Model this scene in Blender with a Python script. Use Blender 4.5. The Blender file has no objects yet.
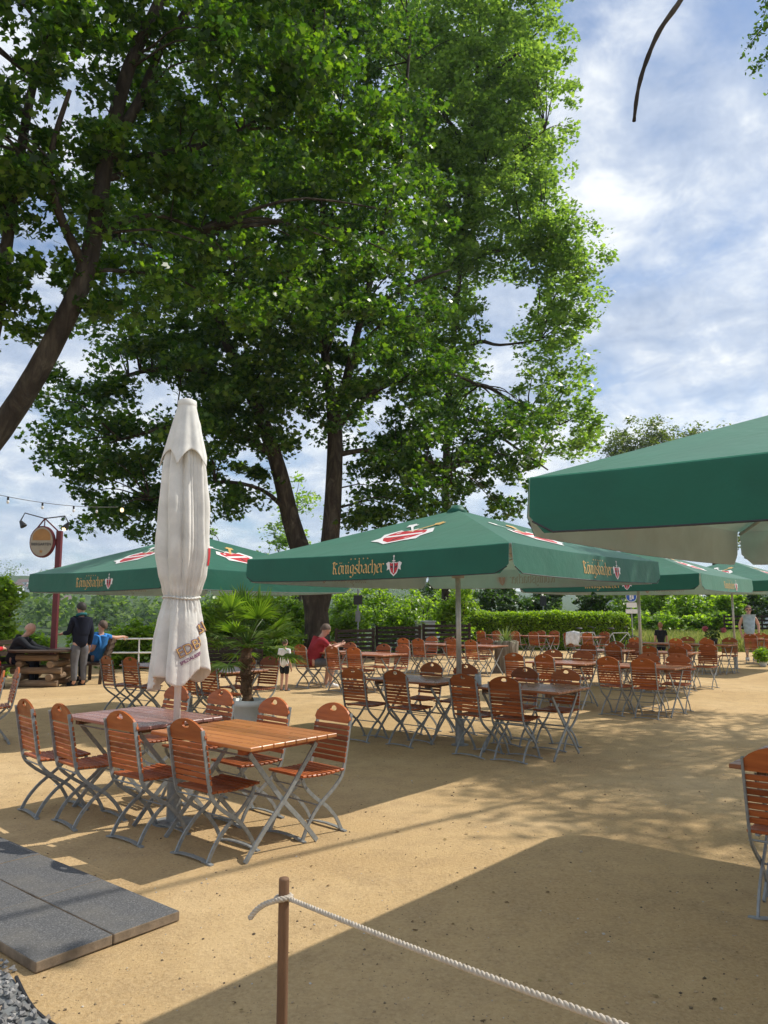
import bpy, bmesh, math, random
import numpy as np
from mathutils import Vector, Matrix, Euler

random.seed(7)
rng = np.random.default_rng(11)
sc = bpy.context.scene
COL = sc.collection
R = math.radians

# ------------------------------------------------------------------ camera model (used to read positions off the photograph)
F, CH, TH = 769.0, 1.62, R(7.3)
cT, sT = math.cos(TH), math.sin(TH)

def ray(u, v):
    x = (u - 384) / F; y = -(v - 512) / F
    return (x, cT - sT * y, sT + cT * y)

def gp(u, v, z=0.0):
    r = ray(u, v); t = (z - CH) / r[2]
    return Vector((r[0] * t, r[1] * t, z))

def dp(u, v, Y):
    r = ray(u, v); t = Y / r[1]
    return Vector((r[0] * t, Y, CH + r[2] * t))

ANG = R(-39.8)                       # the whole garden is laid out on a grid turned by this angle
U = Vector((math.cos(ANG), math.sin(ANG), 0))
V = Vector((-math.sin(ANG), math.cos(ANG), 0))
SUN_AZ, SUN_EL = R(66.8), R(49.0)
SUN = Vector((math.sin(SUN_AZ) * math.cos(SUN_EL), math.cos(SUN_AZ) * math.cos(SUN_EL), math.sin(SUN_EL)))

# ------------------------------------------------------------------ node helpers
def new_mat(name):
    m = bpy.data.materials.new(name); m.use_nodes = True
    nt = m.node_tree; nt.nodes.clear()
    out = nt.nodes.new('ShaderNodeOutputMaterial')
    return m, nt, out

def ramp(nt, fac, stops):
    n = nt.nodes.new('ShaderNodeValToRGB')
    e = n.color_ramp.elements
    while len(e) < len(stops): e.new(0.5)
    for i, (p, c) in enumerate(stops):
        e[i].position = p
        e[i].color = (*c, 1) if not isinstance(c, (int, float)) else (c, c, c, 1)
    nt.links.new(fac, n.inputs[0])
    return n.outputs[0]

def noise(nt, vec, scale, detail=4, rough=0.55, dist=0.0):
    n = nt.nodes.new('ShaderNodeTexNoise')
    n.inputs['Scale'].default_value = scale; n.inputs['Detail'].default_value = detail
    n.inputs['Roughness'].default_value = rough; n.inputs['Distortion'].default_value = dist
    if vec is not None: nt.links.new(vec, n.inputs['Vector'])
    return n.outputs['Fac']

def mixc(nt, fac, a, b, mode='MIX'):
    n = nt.nodes.new('ShaderNodeMix'); n.data_type = 'RGBA'; n.blend_type = mode
    for sock, val in ((0, fac), (6, a), (7, b)):
        if hasattr(val, 'links'): nt.links.new(val, n.inputs[sock])
        elif isinstance(val, (int, float)): n.inputs[sock].default_value = val if sock == 0 else (val, val, val, 1)
        else: n.inputs[sock].default_value = (*val, 1)
    return n.outputs[2]

def bump(nt, h, strength=0.3, dist=0.01):
    n = nt.nodes.new('ShaderNodeBump'); n.inputs['Strength'].default_value = strength; n.inputs['Distance'].default_value = dist
    nt.links.new(h, n.inputs['Height'])
    return n.outputs[0]

def objvec(nt, scale=None):
    tc = nt.nodes.new('ShaderNodeTexCoord')
    if scale is None: return tc.outputs['Object']
    mp = nt.nodes.new('ShaderNodeMapping'); mp.inputs['Scale'].default_value = scale
    nt.links.new(tc.outputs['Object'], mp.inputs[0])
    return mp.outputs[0]

def principled(nt, out, col, rough=0.6, metal=0.0, normal=None, spec=0.5):
    p = nt.nodes.new('ShaderNodeBsdfPrincipled')
    for sock, val in (('Base Color', col), ('Roughness', rough)):
        if hasattr(val, 'links'): nt.links.new(val, p.inputs[sock])
        elif isinstance(val, (int, float)): p.inputs[sock].default_value = val
        else: p.inputs[sock].default_value = (*val, 1)
    p.inputs['Metallic'].default_value = metal
    p.inputs['Specular IOR Level'].default_value = spec
    if normal is not None: nt.links.new(normal, p.inputs['Normal'])
    if out is not None: nt.links.new(p.outputs[0], out.inputs[0])
    return p

def simple(name, col, rough=0.6, metal=0.0, var=0.18, scale=18.0, b=0.15, spec=0.5):
    m, nt, out = new_mat(name)
    v = objvec(nt)
    f = noise(nt, v, scale, 5)
    c = mixc(nt, ramp(nt, f, [(0.3, 0.0), (0.7, 1.0)]), tuple(x * (1 - var) for x in col), tuple(min(1, x * (1 + var)) for x in col))
    principled(nt, out, c, rough, metal, bump(nt, noise(nt, v, scale * 6, 3), b, 0.004), spec)
    return m

def wood(name, col, dark, rough=0.35, along='X', spec=0.5, rnd=0.35):
    m, nt, out = new_mat(name)
    s = {'X': (2, 26, 26), 'Y': (26, 2, 26), 'Z': (26, 26, 2)}[along]
    v = objvec(nt, s)
    f = noise(nt, v, 1.3, 6, 0.6, 0.6)
    c = mixc(nt, ramp(nt, f, [(0.32, 0.0), (0.68, 1.0)]), dark, col)
    oi = nt.nodes.new('ShaderNodeObjectInfo')
    hv = nt.nodes.new('ShaderNodeHueSaturation')
    mr = nt.nodes.new('ShaderNodeMapRange'); mr.inputs[3].default_value = 1 - rnd; mr.inputs[4].default_value = 1 + rnd
    nt.links.new(oi.outputs['Random'], mr.inputs[0]); nt.links.new(mr.outputs[0], hv.inputs['Value'])
    nt.links.new(c, hv.inputs['Color'])
    # every slat its own shade of the varnish
    ge = nt.nodes.new('ShaderNodeNewGeometry')
    mr2 = nt.nodes.new('ShaderNodeMapRange'); mr2.inputs[3].default_value = 0.72; mr2.inputs[4].default_value = 1.2
    nt.links.new(ge.outputs['Random Per Island'], mr2.inputs[0])
    c2 = mixc(nt, 1.0, hv.outputs[0], mr2.outputs[0], 'MULTIPLY')
    rr = ramp(nt, noise(nt, objvec(nt), 9, 4), [(0.3, rough * 0.8), (0.7, min(1, rough * 1.5))])
    principled(nt, out, c2, rr, 0, bump(nt, f, 0.25, 0.003), spec)
    return m

def leafmat(name, a, b, c, trans=0.45, tcol=None, rough=0.38):
    m, nt, out = new_mat(name)
    ge = nt.nodes.new('ShaderNodeNewGeometry')
    col = ramp(nt, ge.outputs['Random Per Island'], [(0.0, a), (0.5, b), (1.0, c)])
    p = principled(nt, None, col, rough, 0, None, 0.5)
    t = nt.nodes.new('ShaderNodeBsdfTranslucent')
    tc = mixc(nt, 1.0, col, tcol or (2.7, 2.9, 0.6), 'MULTIPLY')
    nt.links.new(tc, t.inputs[0])
    mx = nt.nodes.new('ShaderNodeMixShader'); mx.inputs[0].default_value = trans
    nt.links.new(p.outputs[0], mx.inputs[1]); nt.links.new(t.outputs[0], mx.inputs[2])
    nt.links.new(mx.outputs[0], out.inputs[0])
    return m

def fabric(name, col, trans=0.15, tcol=None, rough=0.8, wr=0.25, spec=0.2, fs=3.0, sheen=0.0):
    m, nt, out = new_mat(name)
    v = objvec(nt)
    f = noise(nt, v, fs, 5, 0.6, 0.4)
    c = mixc(nt, ramp(nt, f, [(0.35, 0.0), (0.65, 1.0)]), tuple(x * 0.88 for x in col), tuple(min(1, x * 1.1) for x in col))
    nm = bump(nt, f, wr, 0.03)
    p = principled(nt, None, c, rough, 0, nm, spec); p.inputs['Sheen Weight'].default_value = sheen; p.inputs['Sheen Roughness'].default_value = 0.45; p.inputs['Sheen Tint'].default_value = (0.65, 1.0, 0.80, 1)
    t = nt.nodes.new('ShaderNodeBsdfTranslucent'); t.inputs[0].default_value = (*(tcol or col), 1)
    mx = nt.nodes.new('ShaderNodeMixShader'); mx.inputs[0].default_value = trans
    nt.links.new(p.outputs[0], mx.inputs[1]); nt.links.new(t.outputs[0], mx.inputs[2])
    nt.links.new(mx.outputs[0], out.inputs[0])
    return m

M = {}
M['chair_wood'] = wood('chair_wood', (0.38, 0.105, 0.028), (0.22, 0.052, 0.014), 0.42, 'X', 0.32, 0.22)
M['head_wood'] = wood('head_wood', (0.40, 0.115, 0.028), (0.27, 0.068, 0.018), 0.42, 'X', 0.3, rnd=0.3)
M['table_wood'] = wood('table_wood', (0.40, 0.15, 0.06), (0.24, 0.085, 0.035), 0.27, 'X', 0.6, 0.2)
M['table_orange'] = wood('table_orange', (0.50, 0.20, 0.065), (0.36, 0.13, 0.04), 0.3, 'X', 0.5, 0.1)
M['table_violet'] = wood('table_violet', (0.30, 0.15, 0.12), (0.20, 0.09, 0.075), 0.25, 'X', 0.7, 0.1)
M['zinc'] = simple('galvanised_steel', (0.27, 0.285, 0.285), 0.5, 0.35, 0.2, 30, 0.1)
M['steel'] = simple('brushed_steel', (0.5, 0.5, 0.49), 0.4, 0.6, 0.15, 12, 0.1)
M['white_pole'] = simple('white_pole', (0.72, 0.71, 0.68), 0.45, 0, 0.08, 10)
M['green'] = fabric('green_canvas', (0.004, 0.105, 0.068), 0.24, (0.16, 0.50, 0.36), 0.55, 0.5, 0.4, 3.0, 0.36)
M['lining'] = fabric('pale_lining', (0.70, 0.78, 0.90), 0.42, (0.75, 0.84, 0.88), 0.85, 0.2)
M['cream'] = fabric('cream_canvas', (0.84, 0.83, 0.79), 0.24, (0.8, 0.74, 0.62), 0.8, 0.25, 0.2, 6)
M['gold'] = simple('gold_print', (0.62, 0.40, 0.14), 0.55, 0, 0.1)
M['gold_faint'] = simple('faint_gold_print', (0.55, 0.53, 0.56), 0.8, 0, 0.1)
M['crest_red'] = simple('crest_red', (0.50, 0.03, 0.04), 0.55, 0, 0.1)
M['crest_white'] = simple('crest_white', (0.75, 0.74, 0.72), 0.6, 0, 0.06)
M['crest_black'] = simple('crest_black', (0.03, 0.03, 0.035), 0.6, 0, 0.1)
M['crest_faint'] = simple('faint_crest_print', (0.56, 0.44, 0.46), 0.8, 0, 0.1)
M['purple'] = simple('purple_print', (0.20, 0.05, 0.14), 0.7, 0, 0.1)
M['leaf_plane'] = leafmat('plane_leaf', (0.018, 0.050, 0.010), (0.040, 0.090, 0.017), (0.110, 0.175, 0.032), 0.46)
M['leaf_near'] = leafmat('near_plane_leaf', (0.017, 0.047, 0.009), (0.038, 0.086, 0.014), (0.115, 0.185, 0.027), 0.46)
M['leaf_hazed'] = leafmat('hazed_leaf', (0.068, 0.122, 0.038), (0.128, 0.200, 0.062), (0.22, 0.30, 0.10), 0.50, (2.5, 2.7, 0.75))  # greyed and lightened: distance haze and backlight are put into the leaf colour
M['leaf_birch'] = leafmat('birch_leaf', (0.07, 0.10, 0.05), (0.10, 0.13, 0.065), (0.13, 0.16, 0.08), 0.35)
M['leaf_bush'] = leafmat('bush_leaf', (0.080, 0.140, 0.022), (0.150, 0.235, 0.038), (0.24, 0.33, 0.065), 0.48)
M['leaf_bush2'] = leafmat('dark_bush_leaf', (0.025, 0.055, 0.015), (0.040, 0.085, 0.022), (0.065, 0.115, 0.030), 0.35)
M['leaf_hedge'] = leafmat('hedge_leaf', (0.085, 0.150, 0.012), (0.17, 0.26, 0.022), (0.28, 0.38, 0.04), 0.38)
M['leaf_palm'] = leafmat('palm_leaf', (0.040, 0.085, 0.018), (0.075, 0.135, 0.026), (0.15, 0.22, 0.05), 0.40)
M['leaf_yucca'] = leafmat('yucca_leaf', (0.10, 0.15, 0.07), (0.14, 0.19, 0.09), (0.2, 0.24, 0.12), 0.2)
M['leaf_far'] = leafmat('far_leaf', (0.030, 0.062, 0.018), (0.070, 0.125, 0.032), (0.15, 0.215, 0.06), 0.35, None, 0.95)
M['grass'] = leafmat('grass_blade', (0.14, 0.19, 0.045), (0.24, 0.27, 0.08), (0.40, 0.36, 0.17), 0.4, (1.5, 1.6, 0.8))
M['hedge_core'] = simple('hedge_core', (0.03, 0.045, 0.015), 0.9, 0, 0.4, 8)
M['bark'] = None
m, nt, out = new_mat('plane_bark'); M['bark'] = m
v = objvec(nt, (1, 1, 0.35))
f = noise(nt, v, 5.0, 6, 0.65, 0.8)
c = ramp(nt, f, [(0.30, (0.026, 0.020, 0.015)), (0.48, (0.050, 0.039, 0.029)), (0.60, (0.085, 0.069, 0.050)), (0.78, (0.19, 0.165, 0.12))])  # all tones darkened: the near-silhouette of weakly lit stems is in the colour
principled(nt, out, c, 0.9, 0, bump(nt, noise(nt, v, 16, 6), 0.8, 0.05), 0.2)
m, nt, out = new_mat('grey_bark'); M['stump'] = m
v = objvec(nt, (9, 9, 1.2))
f = noise(nt, v, 1.5, 6, 0.65, 0.8)
principled(nt, out, ramp(nt, f, [(0.3, (0.10, 0.08, 0.06)), (0.7, (0.32, 0.28, 0.22))]), 0.95, 0, bump(nt, f, 1.0, 0.04), 0.2)
m, nt, out = new_mat('palm_bark'); M['palm_bark'] = m
v = objvec(nt, (6, 6, 14))
f = noise(nt, v, 2.0, 6, 0.7, 1.0)
principled(nt, out, ramp(nt, f, [(0.3, (0.05, 0.03, 0.018)), (0.7, (0.20, 0.12, 0.07))]), 0.95, 0, bump(nt, f, 1.0, 0.03), 0.2)
M['dark_wood'] = wood('dark_timber', (0.075, 0.048, 0.032), (0.04, 0.026, 0.018), 0.7, 'X', 0.3, 0.25)
M['fence_wood'] = wood('blackened_timber', (0.040, 0.028, 0.022), (0.02, 0.014, 0.011), 0.7, 'X', 0.3, 0.25)
M['mid_wood'] = wood('brown_timber', (0.20, 0.11, 0.06), (0.11, 0.06, 0.032), 0.65, 'Z', 0.3, 0.2)
M['log_wood'] = wood('pale_log', (0.30, 0.21, 0.13), (0.17, 0.11, 0.07), 0.8, 'X', 0.3, 0.3)
M['post_red'] = simple('dark_red_paint', (0.12, 0.016, 0.02), 0.45, 0, 0.15, 8)
M['black'] = simple('black_metal', (0.025, 0.025, 0.028), 0.5, 0.2, 0.2)
M['rope'] = simple('rope', (0.47, 0.41, 0.33), 0.9, 0, 0.2, 60, 0.4)
M['pot'] = simple('pale_pot', (0.66, 0.67, 0.66), 0.6, 0, 0.1, 5)
M['soil'] = simple('soil', (0.06, 0.045, 0.03), 0.95, 0, 0.3, 30, 0.6)
M['cabinet'] = simple('grey_cabinet', (0.48, 0.50, 0.50), 0.5, 0, 0.08, 4)
M['white'] = simple('white_paint', (0.78, 0.78, 0.76), 0.5, 0, 0.05, 5)
M['sign_blue'] = simple('sign_blue', (0.02, 0.10, 0.45), 0.4, 0, 0.05)
M['sign_grey'] = simple('sign_back', (0.22, 0.23, 0.23), 0.5, 0.3, 0.1)
M['sign_cream_shaded'] = simple('sign_cream_shaded', (0.36, 0.32, 0.25), 0.5, 0, 0.12, 6)  # dimmed cream: the shade the sign hangs in is put into the colour
M['sign_gold_shaded'] = simple('sign_gold_shaded', (0.38, 0.19, 0.055), 0.5, 0, 0.12, 6)  # gold darkened likewise, shade included in the paint tone
M['flower'] = simple('pink_flower', (0.55, 0.16, 0.19), 0.7, 0, 0.3, 60)
M['glass'] = simple('jar_glass', (0.35, 0.38, 0.38), 0.1, 0, 0.05)
M['skin'] = simple('skin', (0.55, 0.31, 0.22), 0.55, 0, 0.08, 8)
M['hair_brown'] = simple('brown_hair', (0.10, 0.065, 0.045), 0.7, 0, 0.3, 40)
M['hair_dark'] = simple('dark_hair', (0.025, 0.02, 0.018), 0.7, 0, 0.3, 40)
M['hair_red'] = simple('red_blond_hair', (0.38, 0.19, 0.09), 0.7, 0, 0.3, 40)
def cloth(n, c): M[n] = simple(n, c, 0.9, 0, 0.2, 9, 0.4, 0.15)
cloth('navy_cloth', (0.012, 0.015, 0.028)); cloth('grey_cloth', (0.13, 0.13, 0.14)); cloth('blue_cloth', (0.05, 0.22, 0.55))
cloth('red_cloth', (0.30, 0.035, 0.045)); cloth('dark_cloth', (0.025, 0.027, 0.032)); cloth('pale_blue_cloth', (0.36, 0.50, 0.60))
cloth('coral_cloth', (0.55, 0.22, 0.17)); cloth('bright_red_cloth', (0.5, 0.03, 0.035)); cloth('white_cloth', (0.75, 0.75, 0.75)); cloth('teal_cloth', (0.03, 0.14, 0.15))

# sand of the garden
m, nt, out = new_mat('sand'); M['sand'] = m
v = objvec(nt)
big = noise(nt, v, 0.45, 6, 0.6, 0.5); midn = noise(nt, v, 3.2, 8, 0.7); fine = noise(nt, v, 46, 8, 0.75); spk = noise(nt, v, 55, 4, 0.6)
c = ramp(nt, big, [(0.30, (0.365, 0.235, 0.104)), (0.50, (0.475, 0.322, 0.152)), (0.70, (0.565, 0.408, 0.222))])
c = mixc(nt, ramp(nt, midn, [(0.44, 0.0), (0.66, 0.65)]), c, (0.30, 0.200, 0.100))
c = mixc(nt, ramp(nt, fine, [(0.36, 0.0), (0.64, 0.55)]), c, (0.65, 0.475, 0.265))
c = mixc(nt, ramp(nt, spk, [(0.63, 0.0), (0.69, 0.65)]), c, (0.17, 0.12, 0.07))
h = mixc(nt, 0.5, midn, fine)
principled(nt, out, c, 0.95, 0, bump(nt, h, 0.9, 0.03), 0.15)
# meadow / terrain
m, nt, out = new_mat('terrain'); M['terrain'] = m
v = objvec(nt)
f1 = noise(nt, v, 0.035, 8, 0.65); f2 = noise(nt, v, 0.9, 6, 0.7)
c = ramp(nt, f1, [(0.3, (0.030, 0.055, 0.022)), (0.55, (0.055, 0.085, 0.030)), (0.75, (0.12, 0.14, 0.05))])
c = mixc(nt, ramp(nt, f2, [(0.35, 0.0), (0.7, 0.6)]), c, (0.05, 0.08, 0.025))
principled(nt, out, c, 0.95, 0, bump(nt, f2, 0.8, 0.3), 0.1)
# water
m, nt, out = new_mat('river_water'); M['water'] = m
v = objvec(nt, (0.5, 1, 1))
principled(nt, out, (0.06, 0.075, 0.065), 0.12, 0, bump(nt, noise(nt, v, 1.2, 5), 0.25, 0.1), 0.5)
# slabs
m, nt, out = new_mat('slab'); M['slab'] = m
v = objvec(nt)
f = noise(nt, v, 140, 4, 0.7); f2 = noise(nt, v, 3, 5, 0.6)
c = ramp(nt, f, [(0.35, (0.058, 0.059, 0.061)), (0.55, (0.105, 0.105, 0.106)), (0.72, (0.27, 0.265, 0.26))])
c = mixc(nt, ramp(nt, f2, [(0.45, 0.0), (0.75, 0.5)]), c, (0.16, 0.145, 0.12))
principled(nt, out, c, 0.85, 0, bump(nt, f, 0.6, 0.004), 0.3)
M['slab_side'] = simple('slab_side', (0.20, 0.15, 0.10), 0.95, 0, 0.35, 14, 0.5)
m, nt, out = new_mat('gravel'); M['gravel'] = m
ge = nt.nodes.new('ShaderNodeNewGeometry')
c = ramp(nt, ge.outputs['Random Per Island'], [(0, (0.11, 0.108, 0.105)), (0.6, (0.235, 0.23, 0.222)), (0.9, (0.36, 0.35, 0.335)), (1.0, (0.30, 0.24, 0.18))])
principled(nt, out, c, 0.85, 0, bump(nt, noise(nt, objvec(nt), 120, 4), 0.4, 0.003), 0.3)
m, nt, out = new_mat('pebble'); M['pebble'] = m
ge = nt.nodes.new('ShaderNodeNewGeometry')
c = ramp(nt, ge.outputs['Random Per Island'], [(0, (0.07, 0.05, 0.035)), (0.4, (0.2, 0.15, 0.09)), (0.7, (0.38, 0.28, 0.16)), (1.0, (0.5, 0.47, 0.42))])
principled(nt, out, c, 0.9, 0, None, 0.3)
m, nt, out = new_mat('facade'); M['facade'] = m
principled(nt, out, mixc(nt, noise(nt, objvec(nt), 0.8, 4), (0.60, 0.64, 0.67), (0.72, 0.74, 0.75)), 0.8)
M['roof_tile'] = simple('roof_tile', (0.16, 0.11, 0.10), 0.8, 0, 0.2, 3)
M['window_glass'] = simple('window_glass', (0.06, 0.08, 0.10), 0.1, 0, 0.1, 2)
def lamp_mat(name, col, s):
    m, nt, out = new_mat(name)
    e = nt.nodes.new('ShaderNodeEmission'); e.inputs[0].default_value = (*col, 1); e.inputs[1].default_value = s
    nt.links.new(e.outputs[0], out.inputs[0]); M[name] = m
lamp_mat('bulb_lit', (1.0, 0.75, 0.4), 2.2)

# ------------------------------------------------------------------ mesh helpers
class MB:
    def __init__(s): s.v = []; s.f = []; s.m = []
    def add(s, vs, fs, mi=0):
        b = len(s.v); s.v.extend([tuple(x) for x in vs])
        for f in fs: s.f.append([b + i for i in f]); s.m.append(mi)
    def box(s, c, d, mat=None, mi=0):
        x, y, z = d[0] / 2, d[1] / 2, d[2] / 2
        vs = [Vector((i * x, j * y, k * z)) for k in (-1, 1) for j in (-1, 1) for i in (-1, 1)]
        if mat is not None: vs = [mat @ q for q in vs]
        c = Vector(c)
        s.add([q + c for q in vs], [(0, 2, 3, 1), (4, 5, 7, 6), (0, 1, 5, 4), (2, 6, 7, 3), (0, 4, 6, 2), (1, 3, 7, 5)], mi)
    def tube(s, path, rad, n=8, cap=True, mi=0):
        path = [Vector(p) for p in path]; k = len(path)
        if not hasattr(rad, '__len__'): rad = [rad] * k
        t0 = (path[1] - path[0]).normalized()
        up = Vector((0, 0, 1)) if abs(t0.z) < 0.9 else Vector((1, 0, 0))
        a = t0.cross(up).normalized()
        vs = []
        for i, p in enumerate(path):
            t = (path[min(i + 1, k - 1)] - path[max(i - 1, 0)])
            t = t.normalized() if t.length > 1e-9 else t0
            a = (a - t * a.dot(t)); a = a.normalized() if a.length > 1e-6 else t.orthogonal().normalized()
            b = t.cross(a)
            for j in range(n):
                th = 2 * math.pi * j / n
                vs.append(p + (a * math.cos(th) + b * math.sin(th)) * rad[i])
        fs = [(i * n + j, i * n + (j + 1) % n, (i + 1) * n + (j + 1) % n, (i + 1) * n + j) for i in range(k - 1) for j in range(n)]
        if cap: fs += [tuple(range(n))[::-1], tuple((k - 1) * n + j for j in range(n))]
        s.add(vs, fs, mi)
    def strip(s, path, hw, x0, x1, mi=0):
        """flat bar swept along a path in the y-z plane, between x0 and x1"""
        k = len(path); P = [Vector((0, *p)) for p in path]; vs = []
        for i in range(k):
            t = (P[min(i + 1, k - 1)] - P[max(i - 1, 0)]).normalized()
            nrm = Vector((0, -t.z, t.y)) * hw
            for x, sg in ((x0, 1), (x1, 1), (x1, -1), (x0, -1)): vs.append(P[i] + nrm * sg + Vector((x, 0, 0)))
        fs = [(i * 4 + j, i * 4 + (j + 1) % 4, (i + 1) * 4 + (j + 1) % 4, (i + 1) * 4 + j) for i in range(k - 1) for j in range(4)]
        fs += [(3, 2, 1, 0), tuple((k - 1) * 4 + j for j in range(4))]
        s.add(vs, fs, mi)
    def lathe(s, prof, n=24, c=(0, 0, 0), mi=0):
        k = len(prof); vs = []
        for r, z in prof:
            for j in range(n):
                th = 2 * math.pi * j / n; vs.append((c[0] + r * math.cos(th), c[1] + r * math.sin(th), c[2] + z))
        fs = [(i * n + j, i * n + (j + 1) % n, (i + 1) * n + (j + 1) % n, (i + 1) * n + j) for i in range(k - 1) for j in range(n)]
        s.add(vs, fs, mi)
    def ball(s, c, r, n=10, mi=0):
        r = r if hasattr(r, '__len__') else (r, r, r)
        k = n // 2 + 1; vs = [];
        for i in range(k + 1):
            ph = math.pi * i / k
            for j in range(n):
                th = 2 * math.pi * j / n
                vs.append((c[0] + r[0] * math.sin(ph) * math.cos(th), c[1] + r[1] * math.sin(ph) * math.sin(th), c[2] - r[2] * math.cos(ph)))
        s.add(vs, [(i * n + j, i * n + (j + 1) % n, (i + 1) * n + (j + 1) % n, (i + 1) * n + j) for i in range(k) for j in range(n)], mi)
    def mesh(s, name, mats, smooth=False):
        me = bpy.data.meshes.new(name); me.from_pydata(s.v, [], s.f)
        for mm in (mats if isinstance(mats, (list, tuple)) else [mats]): me.materials.append(mm)
        me.polygons.foreach_set('material_index', s.m)
        if smooth: me.polygons.foreach_set('use_smooth', [True] * len(s.f))
        me.update(); return me
    def build(s, name, mats, parent=None, smooth=False, loc=None):
        return link(name, s.mesh(name, mats, smooth), parent, loc)

def link(name, me, parent=None, loc=None, rz=None):
    o = bpy.data.objects.new(name, me); COL.objects.link(o)
    if parent: o.parent = parent
    if loc is not None: o.location = loc
    if rz is not None: o.rotation_euler = (0, 0, rz)
    return o

def tag(o, label=None, cat=None, group=None, kind=None):
    if label: o['label'] = label
    if cat: o['category'] = cat
    if group: o['group'] = group
    if kind: o['kind'] = kind
    return o

def thing(name, label, cat, loc=(0, 0, 0), rz=0.0, group=None):
    o = bpy.data.objects.new(name, None); COL.objects.link(o)
    o.empty_display_size = 0.1
    o.location = loc; o.rotation_euler = (0, 0, rz)
    return tag(o, label, cat, group)

def dup(o, parent=None):
    c = o.copy(); COL.objects.link(c)
    if parent: c.parent = parent
    for ch in list(o.children): dup(ch, c)
    return c

def bevel(o, w, seg=2):
    md = o.modifiers.new('bevel', 'BEVEL'); md.width = w; md.segments = seg; md.limit_method = 'ANGLE'
    return o

# ------------------------------------------------------------------ foliage
PLANE = np.array([(0, -.42), (.36, -.32), (.25, -.1), (.5, .14), (.2, .18), (0, .56), (-.2, .18), (-.5, .14), (-.25, -.1), (-.36, -.32)])
OVAL = np.array([(0, -.5), (.27, -.1), (.2, .25), (0, .5), (-.2, .25), (-.27, -.1)])
RHOMB = np.array([(0, -.5), (.32, 0), (0, .5), (-.32, 0)])

def leaf_mesh(name, P, size, shape, mat, upz=0.7, fold=0.25, var=0.5):
    n = len(P); k = len(shape)
    nr = rng.normal(size=(n, 3)); nr /= np.linalg.norm(nr, axis=1)[:, None]
    nr[:, 2] = np.abs(nr[:, 2]) + upz; nr /= np.linalg.norm(nr, axis=1)[:, None]
    t = rng.normal(size=(n, 3)); t -= nr * (t * nr).sum(1)[:, None]; t /= np.linalg.norm(t, axis=1)[:, None]
    b = np.cross(nr, t)
    sz = size * (1 + var * rng.uniform(-1, 1, n))
    sx = shape[:, 0]; sy = shape[:, 1]
    vv = P[:, None, :] + sz[:, None, None] * (sx[None, :, None] * t[:, None, :] + sy[None, :, None] * b[:, None, :] - fold * (np.abs(sx) + 0.5 * sy ** 2)[None, :, None] * nr[:, None, :])
    me = bpy.data.meshes.new(name)
    me.vertices.add(n * k); me.vertices.foreach_set('co', vv.reshape(-1).astype(np.float32))
    me.loops.add(n * k); me.loops.foreach_set('vertex_index', np.arange(n * k, dtype=np.int32))
    me.polygons.add(n); me.polygons.foreach_set('loop_start', np.arange(0, n * k, k, dtype=np.int32))
    me.polygons.foreach_set('loop_total', np.full(n, k, dtype=np.int32))
    me.materials.append(mat); me.update(calc_edges=True); me.validate()
    return me

def clumps(ells, n, shell=0.33):
    """clump centres in a union of ellipsoids [(centre, radii)], thicker towards the outside"""
    w = np.array([r[0] * r[1] * r[2] for _, r in ells]) ** 0.75; w /= w.sum()
    out = []
    idx = rng.choice(len(ells), n, p=w)
    for i in idx:
        c, r = ells[i]
        d = rng.normal(size=3); d /= np.linalg.norm(d)
        q = rng.uniform() ** shell
        out.append(np.array(c) + d * np.array(r) * q)
    return np.array(out)

def leaves_from(cl, per, rad, flat=0.6):
    n = len(cl)
    k = rng.poisson(per, n).clip(3)
    rr = rad * rng.uniform(0.6, 1.35, n)
    P = np.repeat(cl, k, axis=0); q = np.repeat(rr, k)
    d = rng.normal(size=P.shape); d /= np.linalg.norm(d, axis=1)[:, None]
    d *= (rng.uniform(size=len(P)) ** 0.45)[:, None]
    d[:, 2] *= flat
    return P + d * q[:, None]

def limb_points(limbs):
    pts = []
    for path, r0, r1 in limbs:
        for i in range(len(path) - 1):
            for q in np.linspace(0, 1, 6)[:-1]: pts.append(np.array(path[i]) * (1 - q) + np.array(path[i + 1]) * q)
        pts.append(np.array(path[-1]))
    return np.array(pts)

def smooth_path(path, sub=4):
    P = [Vector(p) for p in path]; out = []
    for i in range(len(P) - 1):
        p0 = P[max(i - 1, 0)]; p1 = P[i]; p2 = P[i + 1]; p3 = P[min(i + 2, len(P) - 1)]
        for k in range(sub):
            t = k / sub
            out.append(0.5 * ((2 * p1) + (p2 - p0) * t + (2 * p0 - 5 * p1 + 4 * p2 - p3) * t * t + (3 * p1 - p0 - 3 * p2 + p3) * t ** 3))
    out.append(P[-1]); return out

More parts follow.
